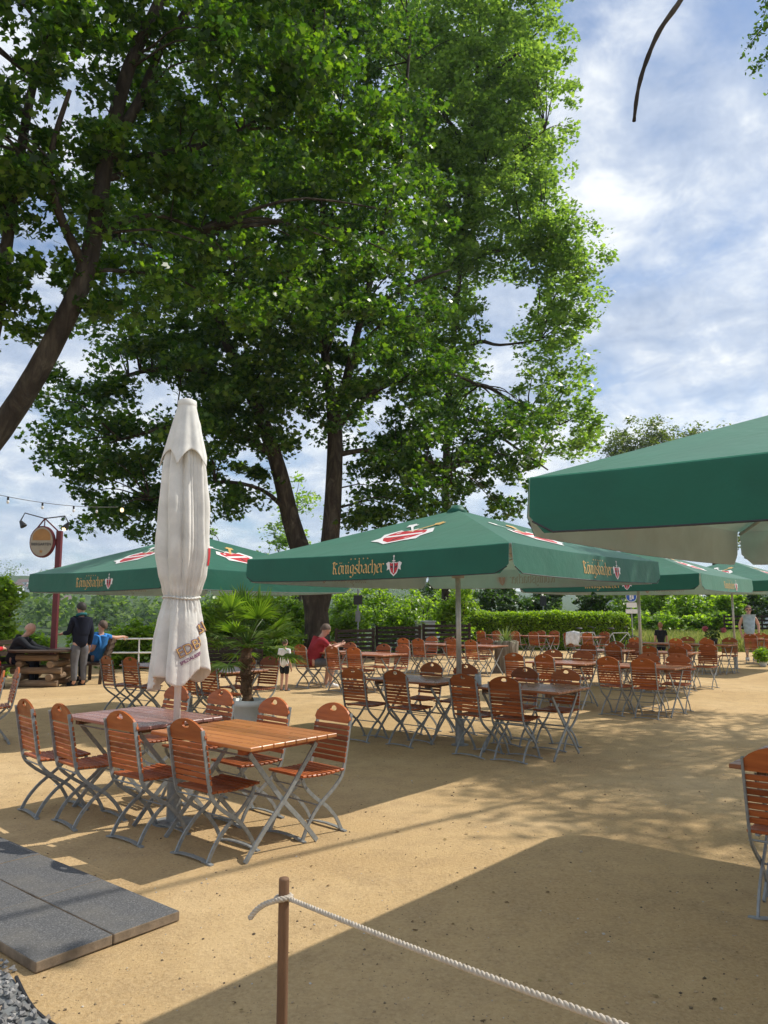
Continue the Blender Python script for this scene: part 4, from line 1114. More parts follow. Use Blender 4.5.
# woods on the far bank and on the hills: one mass
cl_ = []
for _ in range(2600):
    s = random.uniform(188, 330) if random.random() < .6 else random.uniform(330, 1250)
    y = random.uniform(60, 1250); x = (.87 * y - s) / .5
    if x < -.75 * y - 20 or x > 12 or y < 90: continue
    z = terrain_h(x, y); r = random.uniform(3.0, 5.5) * (1 if y < 330 else 1.5)
    cl_.append((x, y, z + r * .9, r))
P = []
for x, y, z, r in cl_:
    n = 150 if y < 330 else 70
    d = rng.normal(size=(n, 3)); d /= np.linalg.norm(d, axis=1)[:, None]; d *= (rng.uniform(size=n) ** .3)[:, None] * r
    d[:, 2] *= random.uniform(.8, 1.35); P.append(d + np.array([x, y, z]))
P = np.concatenate(P)
tag(link('far_woods', leaf_mesh('far_woods', P, 1.7, RHOMB, M['leaf_far'], .5)), 'hazy green woods on the far river bank and hills', None, None, 'stuff')

def house(name, label, u, v, Y, w, d, h_, group=None, ang=.3, win=(3, 2), cat='house', wall='facade'):
    c = dp(u, v, Y); gz = min(terrain_h(c.x, c.y), c.z) - .5
    r = thing(name, label, cat, (c.x, c.y, gz), ang, group)
    mb = MB(); mb.box((0, 0, h_ / 2), (w, d, h_)); mb.build('wall', M[wall], r)
    mb = MB(); e = .4
    mb.add([(-w / 2 - e, -d / 2 - e, h_), (w / 2 + e, -d / 2 - e, h_), (w / 2 + e, d / 2 + e, h_), (-w / 2 - e, d / 2 + e, h_), (-w / 2 - e, 0, h_ + d * .38), (w / 2 + e, 0, h_ + d * .38)],
           [(0, 1, 5, 4), (2, 3, 4, 5), (1, 2, 5), (3, 0, 4), (3, 2, 1, 0)]); mb.build('roof', M['roof_tile'], r)
    for i in range(win[0]):
        for j in range(win[1]):
            x = (i + .5) / win[0] * w - w / 2; z = (j + .55) / win[1] * h_
            mb = MB(); mb.box((x, -d / 2 - .03, z), (w / win[0] * .5, .06, h_ / win[1] * .55)); f_ = mb.build('window', M['white'], r)
            mb = MB()
            for q in (-1, 1): mb.box((x + q * w / win[0] * .11, -d / 2 - .065, z), (w / win[0] * .19, .02, h_ / win[1] * .48))
            mb.build('pane', M['window_glass'], f_)
    return r
house('white_house', 'white house with framed windows at the right picture edge behind the woman', 772, 612, 66, 5.5, 4, 3.6, None, -.35, (3, 2))
house('pale_building', 'pale blue white building behind the round blue sign', 609, 608, 62, 3.4, 4, 3.4, None, -.2, (2, 1))
hk = [(16, 590, 520, 'left'), (24, 586, 560, 'second from left'), (33, 589, 540, 'middle'), (62, 601, 400, 'just right of the red post'), (42, 584, 600, 'right of the sign hill')]
for i, (u, v, Y, w_) in enumerate(hk):
    house('hillside_house', f'tiny white house on the far hillside, {w_}', u, v, Y, 8, 6, 6, 'houses on the far hillside', .2 * i - .3, (3, 2))

# ------------------------------------------------------------------ dark slatted fences and benches, cabinet, signs, railing
def slat_fence(p0, p1, h_, label, n=7):
    d = p1 - p0; L = d.length; a = math.atan2(d.y, d.x)
    r = thing('slat_fence', label, 'fence', (p0.x, p0.y, 0), a, 'dark slatted fences')
    for i in range(n):
        mb = MB(); mb.box((L / 2, 0, .12 + i * (h_ - .16) / (n - 1)), (L, .03, .10)); mb.build('rail', M['fence_wood'], r)
    k = max(2, int(L / 1.6) + 1)
    for i in range(k):
        mb = MB(); mb.box((L * i / (k - 1), .05, h_ / 2 + .02), (.09, .06, h_ + .06)); mb.build('post', M['dark_wood'], r)
slat_fence(vec(dp(337, 640, 25).x, 25), vec(dp(374, 640, 25.6).x, 25.6), 1.0, 'low dark slatted fence right of the plane trunk')
slat_fence(vec(dp(377, 640, 27.3).x, 27.3), vec(dp(420, 640, 27.6).x, 27.6), 1.05, 'dark slatted fence in front of the grey cabinet')
slat_fence(vec(dp(424, 640, 28.2).x, 28.2), vec(dp(470, 640, 28.6).x, 28.6), 1.10, 'dark slatted fence left of the hedge')
slat_fence(vec(dp(196, 640, 22).x, 22), vec(dp(262, 640, 22.6).x, 22.6), .85, 'dark slatted fence behind the palm')
slat_fence(vec(dp(724, 612, 40).x, 40), vec(dp(800, 612, 39).x, 39), 1.35, 'dark fence behind the woman at the right edge')
c = dp(425, 640, 29.8)
o = thing('utility_cabinet', 'pale grey utility cabinet behind the dark fence', 'cabinet', (c.x, 29.8, 0))
mb = MB(); mb.box((0, 0, .62), (.76, .40, 1.12)); bevel(mb.build('cabinet_body', M['cabinet'], o), .015)
mb = MB(); mb.box((0, 0, 1.205), (.84, .48, .05)); bevel(mb.build('lid', M['cabinet'], o), .015)
mb = MB(); mb.box((0, 0, .03), (.70, .36, .06)); mb.build('plinth', M['stump'], o)
for s in (-1, 1):
    mb = MB(); mb.box((s * .185, -.206, .62), (.35, .012, 1.04)); mb.build('door', M['cabinet'], o)
# road sign seen from behind
c = dp(358, 600, 26.4); o = thing('road_sign', 'road sign seen from behind, on a thin grey post by the trunk', 'road sign', (c.x, 26.4, 0))
mb = MB(); mb.tube([(0, 0, 0), (0, 0, c.z + .36)], .03, 10); mb.build('post', M['zinc'], o)
mb = MB(); mb.box((0, -.045, c.z), (.30, .02, .32)); bevel(mb.build('sign_plate', M['black'], o), .01)
mb = MB(); mb.box((0, -.045, c.z - .55), (.17, .02, .36)); mb.build('small_plate', M['sign_grey'], o)
c = dp(543, 601, 36); o = thing('road_sign', 'small dark road sign rising above the middle of the hedge', 'road sign', (c.x, 36, 0))
mb = MB(); mb.tube([(0, 0, 0), (0, 0, c.z + .25)], .03, 10); mb.build('post', M['zinc'], o)
mb = MB(); mb.box((0, -.045, c.z), (.30, .02, .46)); bevel(mb.build('sign_plate', M['black'], o), .01)
# blue pedestrian sign
c = dp(631, 596.5, 31.5); o = thing('pedestrian_sign', 'round blue pedestrian sign with white plates on a grey post', 'road sign', (c.x, 31.5, 0))
mb = MB(); mb.tube([(0, .02, 0), (0, .02, c.z + .3)], .03, 10); mb.build('post', M['zinc'], o)
rot = Matrix.Rotation(math.pi / 2, 4, 'X')
def disc(mb, cx, y, cz, r, n=28, mi=0): mb.add([(cx + r * math.cos(2 * math.pi * i / n), y, cz + r * math.sin(2 * math.pi * i / n)) for i in range(n)] + [(cx + r * math.cos(2 * math.pi * i / n), y + .006, cz + r * math.sin(2 * math.pi * i / n)) for i in range(n)], [tuple(range(n)), tuple(range(2 * n - 1, n - 1, -1))] + [(i, n + i, n + (i + 1) % n, (i + 1) % n) for i in range(n)], mi)
mb = MB(); disc(mb, 0, -.030, c.z, .225, mi=1); disc(mb, 0, -.037, c.z, .205, mi=0)
mb.box((-.035, -.042, c.z + .11), (.05, .006, .05), None, 1); mb.box((-.035, -.042, c.z + .02), (.08, .006, .13), None, 1); mb.box((-.055, -.042, c.z - .09), (.03, .006, .12), None, 1); mb.box((-.01, -.042, c.z - .09), (.03, .006, .12), None, 1)
mb.box((.06, -.042, c.z + .03), (.05, .006, .05), None, 1); mb.box((.06, -.042, c.z - .05), (.06, .006, .10), None, 1)
mb.build('sign_plate', [M['sign_blue'], M['white']], o)
mb = MB(); mb.box((0, -.033, c.z - .345), (.42, .012, .20)); mb.build('small_plate', M['white'], o)
mb = MB(); mb.box((.06, -.033, c.z - .60), (.62, .012, .17)); mb.build('lower_plate', M['white'], o)
# white railing
o = thing('white_railing', 'white metal handrail at the edge of the garden, left', 'railing', (dp(108, 650, 20.5).x, 20.5, 0), .05)
for z in (.52, .88):
    mb = MB(); mb.tube([(0, 0, z), (2.3, 0, z)], .022, 8); mb.build('rail', M['white'], o)
for x in (.05, .80, 1.55, 2.25):
    mb = MB(); mb.tube([(x, 0, 0), (x, 0, .87)], .020, 8); mb.build('post', M['white'], o)

# ------------------------------------------------------------------ sign post with lamps, log table, benches
SPY = 17.2; sx_ = dp(55, 620, SPY).x
o = thing('sign_post', 'dark red post with an oval beer garden sign and two lamp arms', 'sign', (sx_, SPY, 0))
zt = dp(57, 531, SPY).z
mb = MB(); mb.box((0, 0, zt / 2), (.115, .115, zt)); bevel(mb.build('post', M['post_red'], o), .01)
sc0 = dp(43.5, 542, SPY - .05); ox, oz = sc0.x - sx_, sc0.z
mb = MB(); n = 36
vs = []
for r, y in ((.0, -.06), (.92, -.06), (1.0, -.045), (1.0, .045), (.92, .06), (0, .06)):
    for i in range(n): th = 2 * math.pi * i / n; vs.append((ox + .275 * r * math.cos(th), -.09 + y, oz + .355 * r * math.sin(th)))
mb.add(vs, [(i * n + j, i * n + (j + 1) % n, (i + 1) * n + (j + 1) % n, (i + 1) * n + j) for i in range(5) for j in range(n)]); sg_ = mb.build('sign_plate', M['post_red'], o)
mb = MB(); mb.add([(ox + .25 * math.cos(2 * math.pi * i / n), -.153, oz + .325 * math.sin(2 * math.pi * i / n)) for i in range(n)], [tuple(range(n))]); mb.build('sign_face', M['sign_cream_shaded'], sg_)
mb = MB(); pts_ = [(.20 * math.cos(t), .075 + .19 * math.sin(t)) for t in np.linspace(0, math.pi, 16)] + [(-.20, .01), (.20, .01)]
mb.add([(ox + x, -.156, oz + z + .02) for x, z in pts_], [tuple(range(len(pts_)))]); mb.build('emblem', M['sign_gold_shaded'], sg_)
mb = MB(); q = star(5, .05, .022, 0, -.22); mb.add([(ox + x, -.157, oz + z) for x, z in q], [tuple(range(len(q)))]); mb.build('emblem', M['sign_gold_shaded'], sg_)
me = font_mesh('BIERGARTEN', .082, .0015)
for v in me.vertices: v.co = (ox - .225 + v.co.x * .93, -.157, oz - .085 + v.co.y)
me.materials.append(M['crest_black']); link('lettering', me, sg_)
def P3(u, v): q = dp(u, v, SPY - .09); return Vector((q.x - sx_, -.09, q.z))
j0 = P3(45, 518.5)
mb = MB(); mb.tube([j0, P3(31, 536)], .016, 6); mb.tube([j0, P3(58, 531)], .016, 6); mb.tube([j0, P3(44.5, 527)], .012, 6); mb.build('bracket', M['post_red'], o)
for k, (e, h_) in enumerate(((P3(25, 513), P3(20.5, 521)), (P3(65, 516), P3(68.5, 523)))):
    mb = MB(); mb.tube([j0, e, h_], .014, 6); ar = mb.build('lamp_arm', M['black'], o)
    d = Vector((.5 if k == 0 else -.5, 0, -.75)).normalized()
    mb = MB(); mb.tube([h_, h_ + d * .05, h_ + d * .13, h_ + d * .15], [.03, .045, .075, .075], 12); mb.build('lamp_shade', M['black'], ar)
    if k == 1: mb = MB(); b = h_ + d * .135; mb.ball((b.x, b.y - .03, b.z - .02), .05); mb.build('bulb', M['bulb_lit'], ar, True)

o = thing('log_table', 'round topped table on stacked logs around the red sign post', 'table', (sx_ - .15, SPY - .1, 0))
mb = MB(); mb.lathe([(.10, .73), (.72, .73), (.74, .745), (.74, .775), (.72, .785), (.12, .785)], 30); mb.build('tabletop', M['dark_wood'], o)
for lay in range(5):
    for k in range(3):
        ang = (lay % 2) * math.pi / 2; off = (k - 1) * .34
        d = Vector((math.cos(ang), math.sin(ang), 0)); nn = Vector((-d.y, d.x, 0)); z = .075 + lay * .135
        if k == 1: continue
        a_ = nn * off; L = .50 + random.uniform(-.06, .06)
        mb = MB(); mb.tube([a_ - d * L + Vector((0, 0, z)), a_ + d * L + Vector((0, 0, z))], .072, 10); mb.build('log', M['log_wood'], o)
def bench(loc, rz, label):
    r = thing('garden_bench', label, 'bench', loc, rz, 'dark garden benches')
    for i in range(4):
        mb = MB(); mb.box((0, .0 + i * .11, .45), (1.5, .10, .04)); mb.build('seat_plank', M['dark_wood'], r)
    for i in range(4):
        mb = MB(); mb.box((0, -.10 - i * .035, .56 + i * .12), (1.5, .035, .10)); mb.build('back_plank', M['dark_wood'], r)
    for s in (-.62, .62):
        mb = MB(); mb.strip([(.33, 0), (.33, .43)], .035, s - .035, s + .035); mb.build('leg', M['dark_wood'], r)
        mb = MB(); mb.strip([(-.02, 0), (-.05, .45), (-.22, 1.0)], .035, s - .035, s + .035); mb.build('leg', M['dark_wood'], r)
    return r
bp = dp(97, 678, 17.6); bench((bp.x, 17.9, 0), math.pi / 2 + .25, 'dark high backed bench the man in blue sits on')
bench((dp(13, 650, SPY - .2).x - .14, SPY - .2, 0), -math.pi / 2 - .1, 'dark garden bench left of the log table')
# string of lights across the left
mb = MB(); a = dp(-30, 488, 15); b = dp(118, 507, 19); pth = [a.lerp(b, t) - Vector((0, 0, .12 * 4 * t * (1 - t))) for t in np.linspace(0, 1, 24)]
o = thing('string_lights', 'thin cable with small hanging bulbs across the left sky', 'string lights', a)
mb.tube([p - a for p in pth], .007, 5); mb.build('cable', M['black'], o)
for t in (.05, .25, .46, .66, .86):
    p = pth[int(t * 23)] - a; mb = MB(); mb.lathe([(.0, 0), (.022, 0), (.022, -.07), (.0, -.075)], 8, p); bb = mb.build('socket', M['black'], o)
    mb = MB(); mb.ball(p + Vector((0, 0, -.105)), (.03, .03, .042), 10); mb.build('bulb', M['white'], bb, True)
c = dp(122, 510, 20.5); o = thing('hanging_bulb', 'lit bulb hanging in the plane tree at the left', 'lamp', c)
mb = MB(); mb.ball((0, 0, 0), (.05, .05, .06)); mb.build('bulb', M['bulb_lit'], o, True)
mb = MB(); mb.tube([(0, 0, .05), (0, 0, .12), (.0, .02, .9)], [.02, .008, .006], 6); mb.build('flex', M['black'], o)

# pink flowers on the far right table and a green plant at the edge
c = vec(8.62, 20.35); o = thing('flower_pot', 'pot with two pink flower heads on the far right table', 'potted plant', (c.x, c.y, .748))
mb = MB(); mb.lathe([(0, 0), (.07, 0), (.10, .14), (.09, .15), (.0, .14)], 14); mb.build('vessel', M['black'], o, True)
for dx, hz in ((-.22, .36), (.26, .32)):
    mb = MB(); mb.tube(smooth_path([(0, 0, .12), (dx * .4, 0, .30), (dx, 0, hz)]), .008, 5); mb.build('stem', M['leaf_bush2'], o)
    P = rng.normal(size=(160, 3)); P /= np.linalg.norm(P, axis=1)[:, None]; P *= .06
    link('flower_head', leaf_mesh('flower_head', P + np.array([dx, 0, hz + .04]), .045, OVAL, M['flower'], .2), o)
P = rng.normal(size=(120, 3)) * np.array([.10, .10, .07]) + np.array([0, 0, .25]); link('leaves', leaf_mesh('leaves', P, .08, OVAL, M['leaf_bush2'], .5), o)
c = dp(763, 660, 22.8); o = thing('potted_plant', 'small bushy green plant on the sand at the far right', 'potted plant', (c.x, 22.8, 0))
mb = MB(); mb.lathe([(0, 0), (.08, 0), (.11, .14), (.10, .15), (0, .13)], 16); mb.build('vessel', M['pot'], o, True)
P = rng.normal(size=(600, 3)); P /= np.linalg.norm(P, axis=1)[:, None]; P *= (rng.uniform(size=600) ** .4)[:, None] * np.array([.26, .26, .24]); link('leaves', leaf_mesh('leaves', P + np.array([0, 0, .32]), .09, OVAL, M['leaf_bush'], .5), o)
c = dp(571, 634, 26.0); o = None

# ------------------------------------------------------------------ people
def skin_mesh(pts, edges, sub=2):
    me = bpy.data.meshes.new('s'); me.from_pydata([p for p, r in pts], edges, []); me.update()
    o = bpy.data.objects.new('s', me); COL.objects.link(o)
    o.modifiers.new('k', 'SKIN'); 
    par = list(range(len(pts)))
    def root_(i):
        while par[i] != i: i = par[i]
        return i
    for a_, b_ in edges:
        x_, y_ = root_(a_), root_(b_)
        if x_ != y_: par[max(x_, y_)] = min(x_, y_)
    for i, (p, r) in enumerate(pts):
        sv = me.skin_vertices[0].data[i]; sv.radius = (r, r) if not hasattr(r, '__len__') else r; sv.use_root = (root_(i) == i)
    if sub: md_ = o.modifiers.new('s', 'SUBSURF'); md_.levels = sub; md_.render_levels = sub
    bpy.context.view_layer.update()
    m2 = bpy.data.meshes.new_from_object(o.evaluated_get(bpy.context.evaluated_depsgraph_get()))
    bpy.data.objects.remove(o); bpy.data.meshes.remove(me)
    return m2

def stand(h):
    J = {'pelvis': (0, 0, .53), 'waist': (0, .0, .61), 'chest': (0, .005, .73), 'nb': (0, -.005, .825), 'neck': (0, .0, .86), 'jaw': (0, .022, .895), 'head': (0, .004, .945)}
    for s, q in ((-1, 'L'), (1, 'R')):
        J.update({'sh' + q: (s * .105, -.005, .80), 'el' + q: (s * .135, -.015, .635), 'wr' + q: (s * .14, .03, .485), 'pa' + q: (s * .14, .045, .445),
                  'hip' + q: (s * .052, 0, .50), 'kn' + q: (s * .058, .012, .285), 'an' + q: (s * .06, -.012, .05), 'he' + q: (s * .062, .03, .022), 'to' + q: (s * .07, .105, .016)})
    return {k: Vector(v) * h for k, v in J.items()}

def person(label, loc, rz, h, J, shirt, pants, shoes, hair, sleeve='short', leg='long', build=1.0, extra=None, hairlen=0):
    r = thing('person', label, 'person', loc, rz)
    R_ = {'pelvis': .080, 'waist': .074, 'chest': .088, 'nb': .050, 'uc': .080, 'neck': .033, 'jaw': .040, 'head': .056, 'sh': .040, 'el': .027, 'wr': .018, 'pa': .020, 'hip': .056, 'kn': .036, 'an': .025, 'he': .022, 'to': .020}
    def rad(k): 
        q = R_[k] if k in R_ else R_[k[:2]] if k[:2] in R_ else R_[k[:3]]
        return q * h * (build if k in ('pelvis', 'waist', 'chest') or k[:3] == 'hip' else 1)
    E_ = [('pelvis', 'waist'), ('waist', 'chest'), ('chest', 'nb'), ('nb', 'neck'), ('neck', 'jaw'), ('jaw', 'head')]
    for q in 'LR': E_ += [('chest', 'sh' + q), ('sh' + q, 'el' + q), ('el' + q, 'wr' + q), ('wr' + q, 'pa' + q), ('pelvis', 'hip' + q), ('hip' + q, 'kn' + q), ('kn' + q, 'an' + q), ('an' + q, 'he' + q), ('he' + q, 'to' + q)]
    keys = list(J); pts = [(J[k], rad(k) * (.8 if k in ('pelvis', 'waist', 'chest', 'hipL', 'hipR', 'nb') else .92 if k[:2] in ('an', 'to', 'he') else 1)) for k in keys]; ed_ = [(keys.index(a), keys.index(b)) for a, b in E_]
    for q, s in (('L', -1), ('R', 1)):                                   # five fingers on each hand
        pa, wr = J['pa' + q], J['wr' + q]; d = (pa - wr).normalized(); sd = d.cross(Vector((0, 1, .2))).normalized(); pn = sd.cross(d)
        for i in range(5):
            off = (i - 1.5) * .012 * h / 1.7; L = (.040, .046, .044, .034)[i] if i < 4 else .030
            if i < 4: f0 = pa + sd * off + d * .02 * h; f1 = f0 + d * L * h * .55 - pn * .008; f2 = f1 + d * L * h * .4 - pn * .02
            else: f0 = pa - sd * .026 * h; f1 = f0 - sd * .012 * h + d * .018 * h; f2 = f1 + d * .020 * h
            b = len(pts); rr = .0052 * h; pts += [(f0, rr), (f1, rr), (f2, rr * .8)]; ed_ += [(keys.index('pa' + q), b), (b, b + 1), (b + 1, b + 2)]
    me = skin_mesh(pts, ed_)
    # nose and ears grow into the same mesh
    hd, jw = J['head'], J['jaw']; up = (hd - J['neck']).normalized(); fw = (jw - hd); fw = (fw - up * fw.dot(up)).normalized(); rt = fw.cross(up)
    bm = bmesh.new(); bm.from_mesh(me)
    def blob(c, s, dirs=(1, 1, 1)):
        g = bmesh.ops.create_uvsphere(bm, u_segments=8, v_segments=6, radius=s)
        for v in g['verts']: v.co = c + rt * v.co.x * dirs[0] + fw * v.co.y * dirs[1] + up * v.co.z * dirs[2]
    blob(hd + fw * .058 * h - up * .020 * h, .009 * h, (.8, 1.1, 1.5))
    for s in (-1, 1): blob(hd + rt * s * .053 * h - up * .014 * h, .012 * h, (.45, .8, 1.3))
    blob(hd + fw * .012 * h + up * .008 * h, .055 * h, (.92, 1.05, 1.1))
    bm.to_mesh(me); bm.free()
    me.materials.clear(); me.materials.append(M['skin']); me.polygons.foreach_set('use_smooth', [True] * len(me.polygons))
    link('body', me, r)
    mb = MB()
    for s in (-1, 1): mb.ball(hd + fw * .0535 * h + rt * s * .020 * h - up * .004 * h, .0065 * h, 8)
    mb.build('eyes', M['hair_dark'], r, True)
    mb = MB(); mb.ball(hd + fw * .052 * h - up * .040 * h, (.014 * h, .008 * h, .004 * h), 8); mb.build('mouth', M['crest_red'], r, True)
    # hair: a cap over crown and back
    mb = MB(); vs = []; n = 22; rows = 9
    for j in range(rows + 1):
        for i in range(n):
            th = 2 * math.pi * i / n; front = math.cos(th)
            mx = 1.10 + 1.05 * (1 - front) / 2 * (1 + hairlen)
            a = mx * j / rows; rr = .0625 * h * (1 + .05 * math.sin(7 * th + j) + .03 * math.sin(13 * th - 2 * j))
            d = up * math.cos(a) * 1.12 + (fw * math.cos(th) * 1.03 + rt * math.sin(th) * .94) * math.sin(a)
            vs.append(hd + up * .006 * h + fw * .004 * h + d * rr)
    mb.add(vs, [(j * n + i, j * n + (i + 1) % n, (j + 1) * n + (i + 1) % n, (j + 1) * n + i) for j in range(rows) for i in range(n)]); mb.build('hair', M[hair], r, True)
    def wear(name, ks, es, grow, mat, over={}):
        p = [(over.get(k, J[k]) if k in over else J[k], rad(k) * grow + .007 * h) for k in ks]
        m2 = skin_mesh(p, [(ks.index(a), ks.index(b)) for a, b in es]); m2.materials.clear(); m2.materials.append(M[mat]); m2.polygons.foreach_set('use_smooth', [True] * len(m2.polygons)); link(name, m2, r)
    J['uc'] = J['chest'].lerp(J['nb'], .6); dn = (J['pelvis'] - J['waist']).normalized(); ks = ['chest', 'waist', 'pelvis', 'uc', 'nb']; es = [('chest', 'waist'), ('waist', 'pelvis'), ('chest', 'uc'), ('uc', 'nb')]; ov = {'nb': J['chest'].lerp(J['nb'], .98), 'pelvis': J['pelvis'] + dn * .085 * h}
    if sleeve != 'none':
        for q in 'LR':
            ks += ['sh' + q, 'el' + q]; es += [('sh' + q, 'el' + q), ('uc', 'sh' + q)]
            if sleeve == 'long': ks.append('wr' + q); es.append(('el' + q, 'wr' + q))
            else: ov['el' + q] = J['sh' + q].lerp(J['el' + q], .72)
    wear('jacket' if sleeve == 'long' else 'shirt', ks, es, 1.08, shirt, ov)
    ks = ['pelvis', 'waist']; es = [('pelvis', 'waist')]; dn = (J['pelvis'] - J['waist']).normalized(); ov = {'waist': J['waist'] - dn * .03 * h, 'pelvis': J['pelvis'] + dn * .045 * h}
    for q in 'LR':
        ks += ['hip' + q, 'kn' + q]; es += [('hip' + q, 'kn' + q)]; ov['hip' + q] = J['hip' + q] + (J['hip' + q] - J['kn' + q]).normalized() * .02 * h
        if leg == 'long': ks.append('an' + q); es.append(('kn' + q, 'an' + q))
        else: ov['kn' + q] = J['hip' + q].lerp(J['kn' + q], .85)
    wear('trousers' if leg == 'long' else 'shorts', ks, es, 1.10, pants, ov)
    for q in 'LR': wear('shoe', ['he' + q, 'an' + q, 'to' + q], [('he' + q, 'an' + q), ('he' + q, 'to' + q)], 1.12, shoes, {'an' + q: J['an' + q].lerp(J['he' + q], .5)})
    if extra: extra(r, h, hd, fw, rt, up)
    return r
def seated(h, seat=.47, lean=0.0, armf=None):
    J = stand(h); dz = seat + .045 * h - J['pelvis'].z * 1.0 + .02
    up_ = [k for k in J if k[:3] not in ('hip',) and k[:2] not in ('kn', 'an', 'he', 'to') or k == 'head']
    M_ = Matrix.Rotation(-lean, 3, 'X'); pv = J['pelvis'].copy()
    for k in up_: J[k] = M_ @ (J[k] - pv) + pv + Vector((0, 0, dz))
    for q, s in (('L', -1), ('R', 1)):
        J['hip' + q] = J['pelvis'] + Vector((s * .055 * h, .03, -.02 * h)); J['kn' + q] = J['hip' + q] + Vector((s * .03 * h, .245 * h, .01 * h))
        J['an' + q] = Vector((J['kn' + q].x, J['kn' + q].y + .01, .05 * h)); J['he' + q] = J['an' + q] + Vector((0, .04 * h, -.028 * h)); J['to' + q] = J['he' + q] + Vector((s * .01, .075 * h, -.006 * h))
        if armf:
            J['el' + q] = J['sh' + q] + Vector((s * .03 * h, armf[0] * h, armf[1] * h)); J['wr' + q] = J['el' + q] + Vector((-s * .05 * h, armf[2] * h, armf[3] * h)); J['pa' + q] = J['wr' + q] + (J['wr' + q] - J['el' + q]).normalized() * .045 * h
    return J
def face(dx, dy): return math.atan2(-dx, dy)

# standing man
h = 1.77; J = stand(h); c = dp(78, 686, 17.0)
J['elL'] = J['shL'] + Vector((-.03, .10, -.27)); J['wrL'] = J['elL'] + Vector((.0, .24, -.02)); J['paL'] = J['wrL'] + Vector((0, .075, -.01))
J['toL'] += Vector((-.02, .02, 0)); J['heR'] += Vector((0, .02, 0))
def scarf(r, h, hd, fw, rt, up):
    mb = MB(); k = 16; mb.tube([hd - up * .085 * h + (fw * math.cos(t) + rt * math.sin(t)) * .048 * h - up * .012 * h * math.cos(t) for t in np.linspace(0, 2 * math.pi, k)], .020 * h, 7, False); mb.build('hood', M['teal_cloth'], r, True)
person('standing man in dark jacket and grey trousers at the log table', (c.x, 17.0, 0), face(-.75, .66), h, J, 'navy_cloth', 'grey_cloth', 'dark_cloth', 'hair_dark', 'long', 'long', 1.08, scarf)
# man in blue on the bench
J = seated(1.72, .47, -.22); J['elR'] = J['shR'] + Vector((.16, -.16, -.03)); J['wrR'] = J['elR'] + Vector((.20, -.06, .02)); J['paR'] = J['wrR'] + Vector((.07, -.01, -.01))
J['wrL'] = J['elL'] + Vector((.06, .22, -.05)); J['paL'] = J['wrL'] + Vector((0, .07, 0))
person('seated man in a bright blue shirt leaning back on the bench', (bp.x - .16, 17.9, 0), face(-1, .22), 1.72, J, 'blue_cloth', 'dark_cloth', 'dark_cloth', 'hair_brown', 'short', 'long', 1.05)
J = seated(1.74, .47, .45, (.12, -.10, .20, -.04)); c = dp(9, 655, 16.9)
person('seated person in dark clothes hunched over at the left of the log table', (dp(13, 650, SPY - .2).x, SPY - .2, 0), face(1, .15), 1.74, J, 'dark_cloth', 'navy_cloth', 'dark_cloth', 'skin', 'long', 'long', 1.05)
J = seated(1.70, .47, .1, (.10, -.12, .2, .0)); c = dp(-27, 680, 16.0)
person('person in a bright red top, cut off by the left picture edge', (c.x, 16.05, 0), face(.3, .95), 1.70, J, 'bright_red_cloth', 'bright_red_cloth', 'dark_cloth', 'hair_brown', 'long', 'long')
# man in the red shirt on his chair
Tc = vec(-1.35, 16.95); L = Tc - V * .75; q = (299 - 384) / F; t = (q * L.y - L.x) / (U.x - q * U.y); p = L + U * t
sp_ = p + V * .26
h = 1.74; J = seated(h, .46, .42); Jc = Matrix.Rotation(-.55, 3, 'Z')
for q_, s in (('L', -1), ('R', 1)):
    J['el' + q_] = J['sh' + q_] + Vector((s * .05, .20, -.17)); J['wr' + q_] = J['el' + q_] + Vector((-s * .12, .20, .06)); J['pa' + q_] = J['wr' + q_] + Vector((-s * .02, .07, .02))
    J['an' + q_].y -= .10; J['he' + q_].y -= .10; J['to' + q_].y -= .10
person('man in a dark red t-shirt and shorts sitting bent forward by the trunk', (sp_.x + .10, sp_.y - .02, 0), face(.93, .36), h, J, 'red_cloth', 'grey_cloth', 'white_cloth', 'hair_brown', 'short', 'short')
# small child half hidden by the palm
h = 1.02; J = stand(h); c = dp(284, 688, 15.9)
person('small child in pale top and dark shorts half hidden by palm fronds', (c.x, 15.9, 0), face(.5, .85), h, J, 'white_cloth', 'dark_cloth', 'grey_cloth', 'hair_brown', 'short', 'short')
# woman and child at the right
h = 1.75; J = stand(h); c = dp(750, 640, 25.4)
for q_, s in (('L', -1), ('R', 1)): J['el' + q_] += Vector((s * .05, 0, .02)); J['wr' + q_] = J['el' + q_] + Vector((-s * .02, .10, -.23)); J['pa' + q_] = J['wr' + q_] + Vector((-s * .01, .03, -.07))
def shades(r, h, hd, fw, rt, up):
    mb = MB()
    for s in (-1, 1): mb.ball(hd + fw * .060 * h + rt * s * .024 * h - up * .003 * h, (.022 * h, .006 * h, .014 * h), 10)
    mb.tube([hd + fw * .056 * h - rt * .048 * h, hd + fw * .063 * h, hd + fw * .056 * h + rt * .048 * h], .003 * h, 5); mb.build('sunglasses', M['black'], r, True)
person('standing woman in a pale blue sleeveless top and sunglasses', (c.x, 25.4, 0), face(-.3, -1), h, J, 'pale_blue_cloth', 'coral_cloth', 'white_cloth', 'hair_brown', 'none', 'short', 1.12, shades)
h = 1.24; J = stand(h); c = dp(661, 640, 23.6)
person('child with reddish hair and dark grey shirt, seen from behind', (c.x, 23.6, 0), face(.15, 1), h, J, 'dark_cloth', 'navy_cloth', 'dark_cloth', 'hair_red', 'short', 'short', 1.0, None, .5)

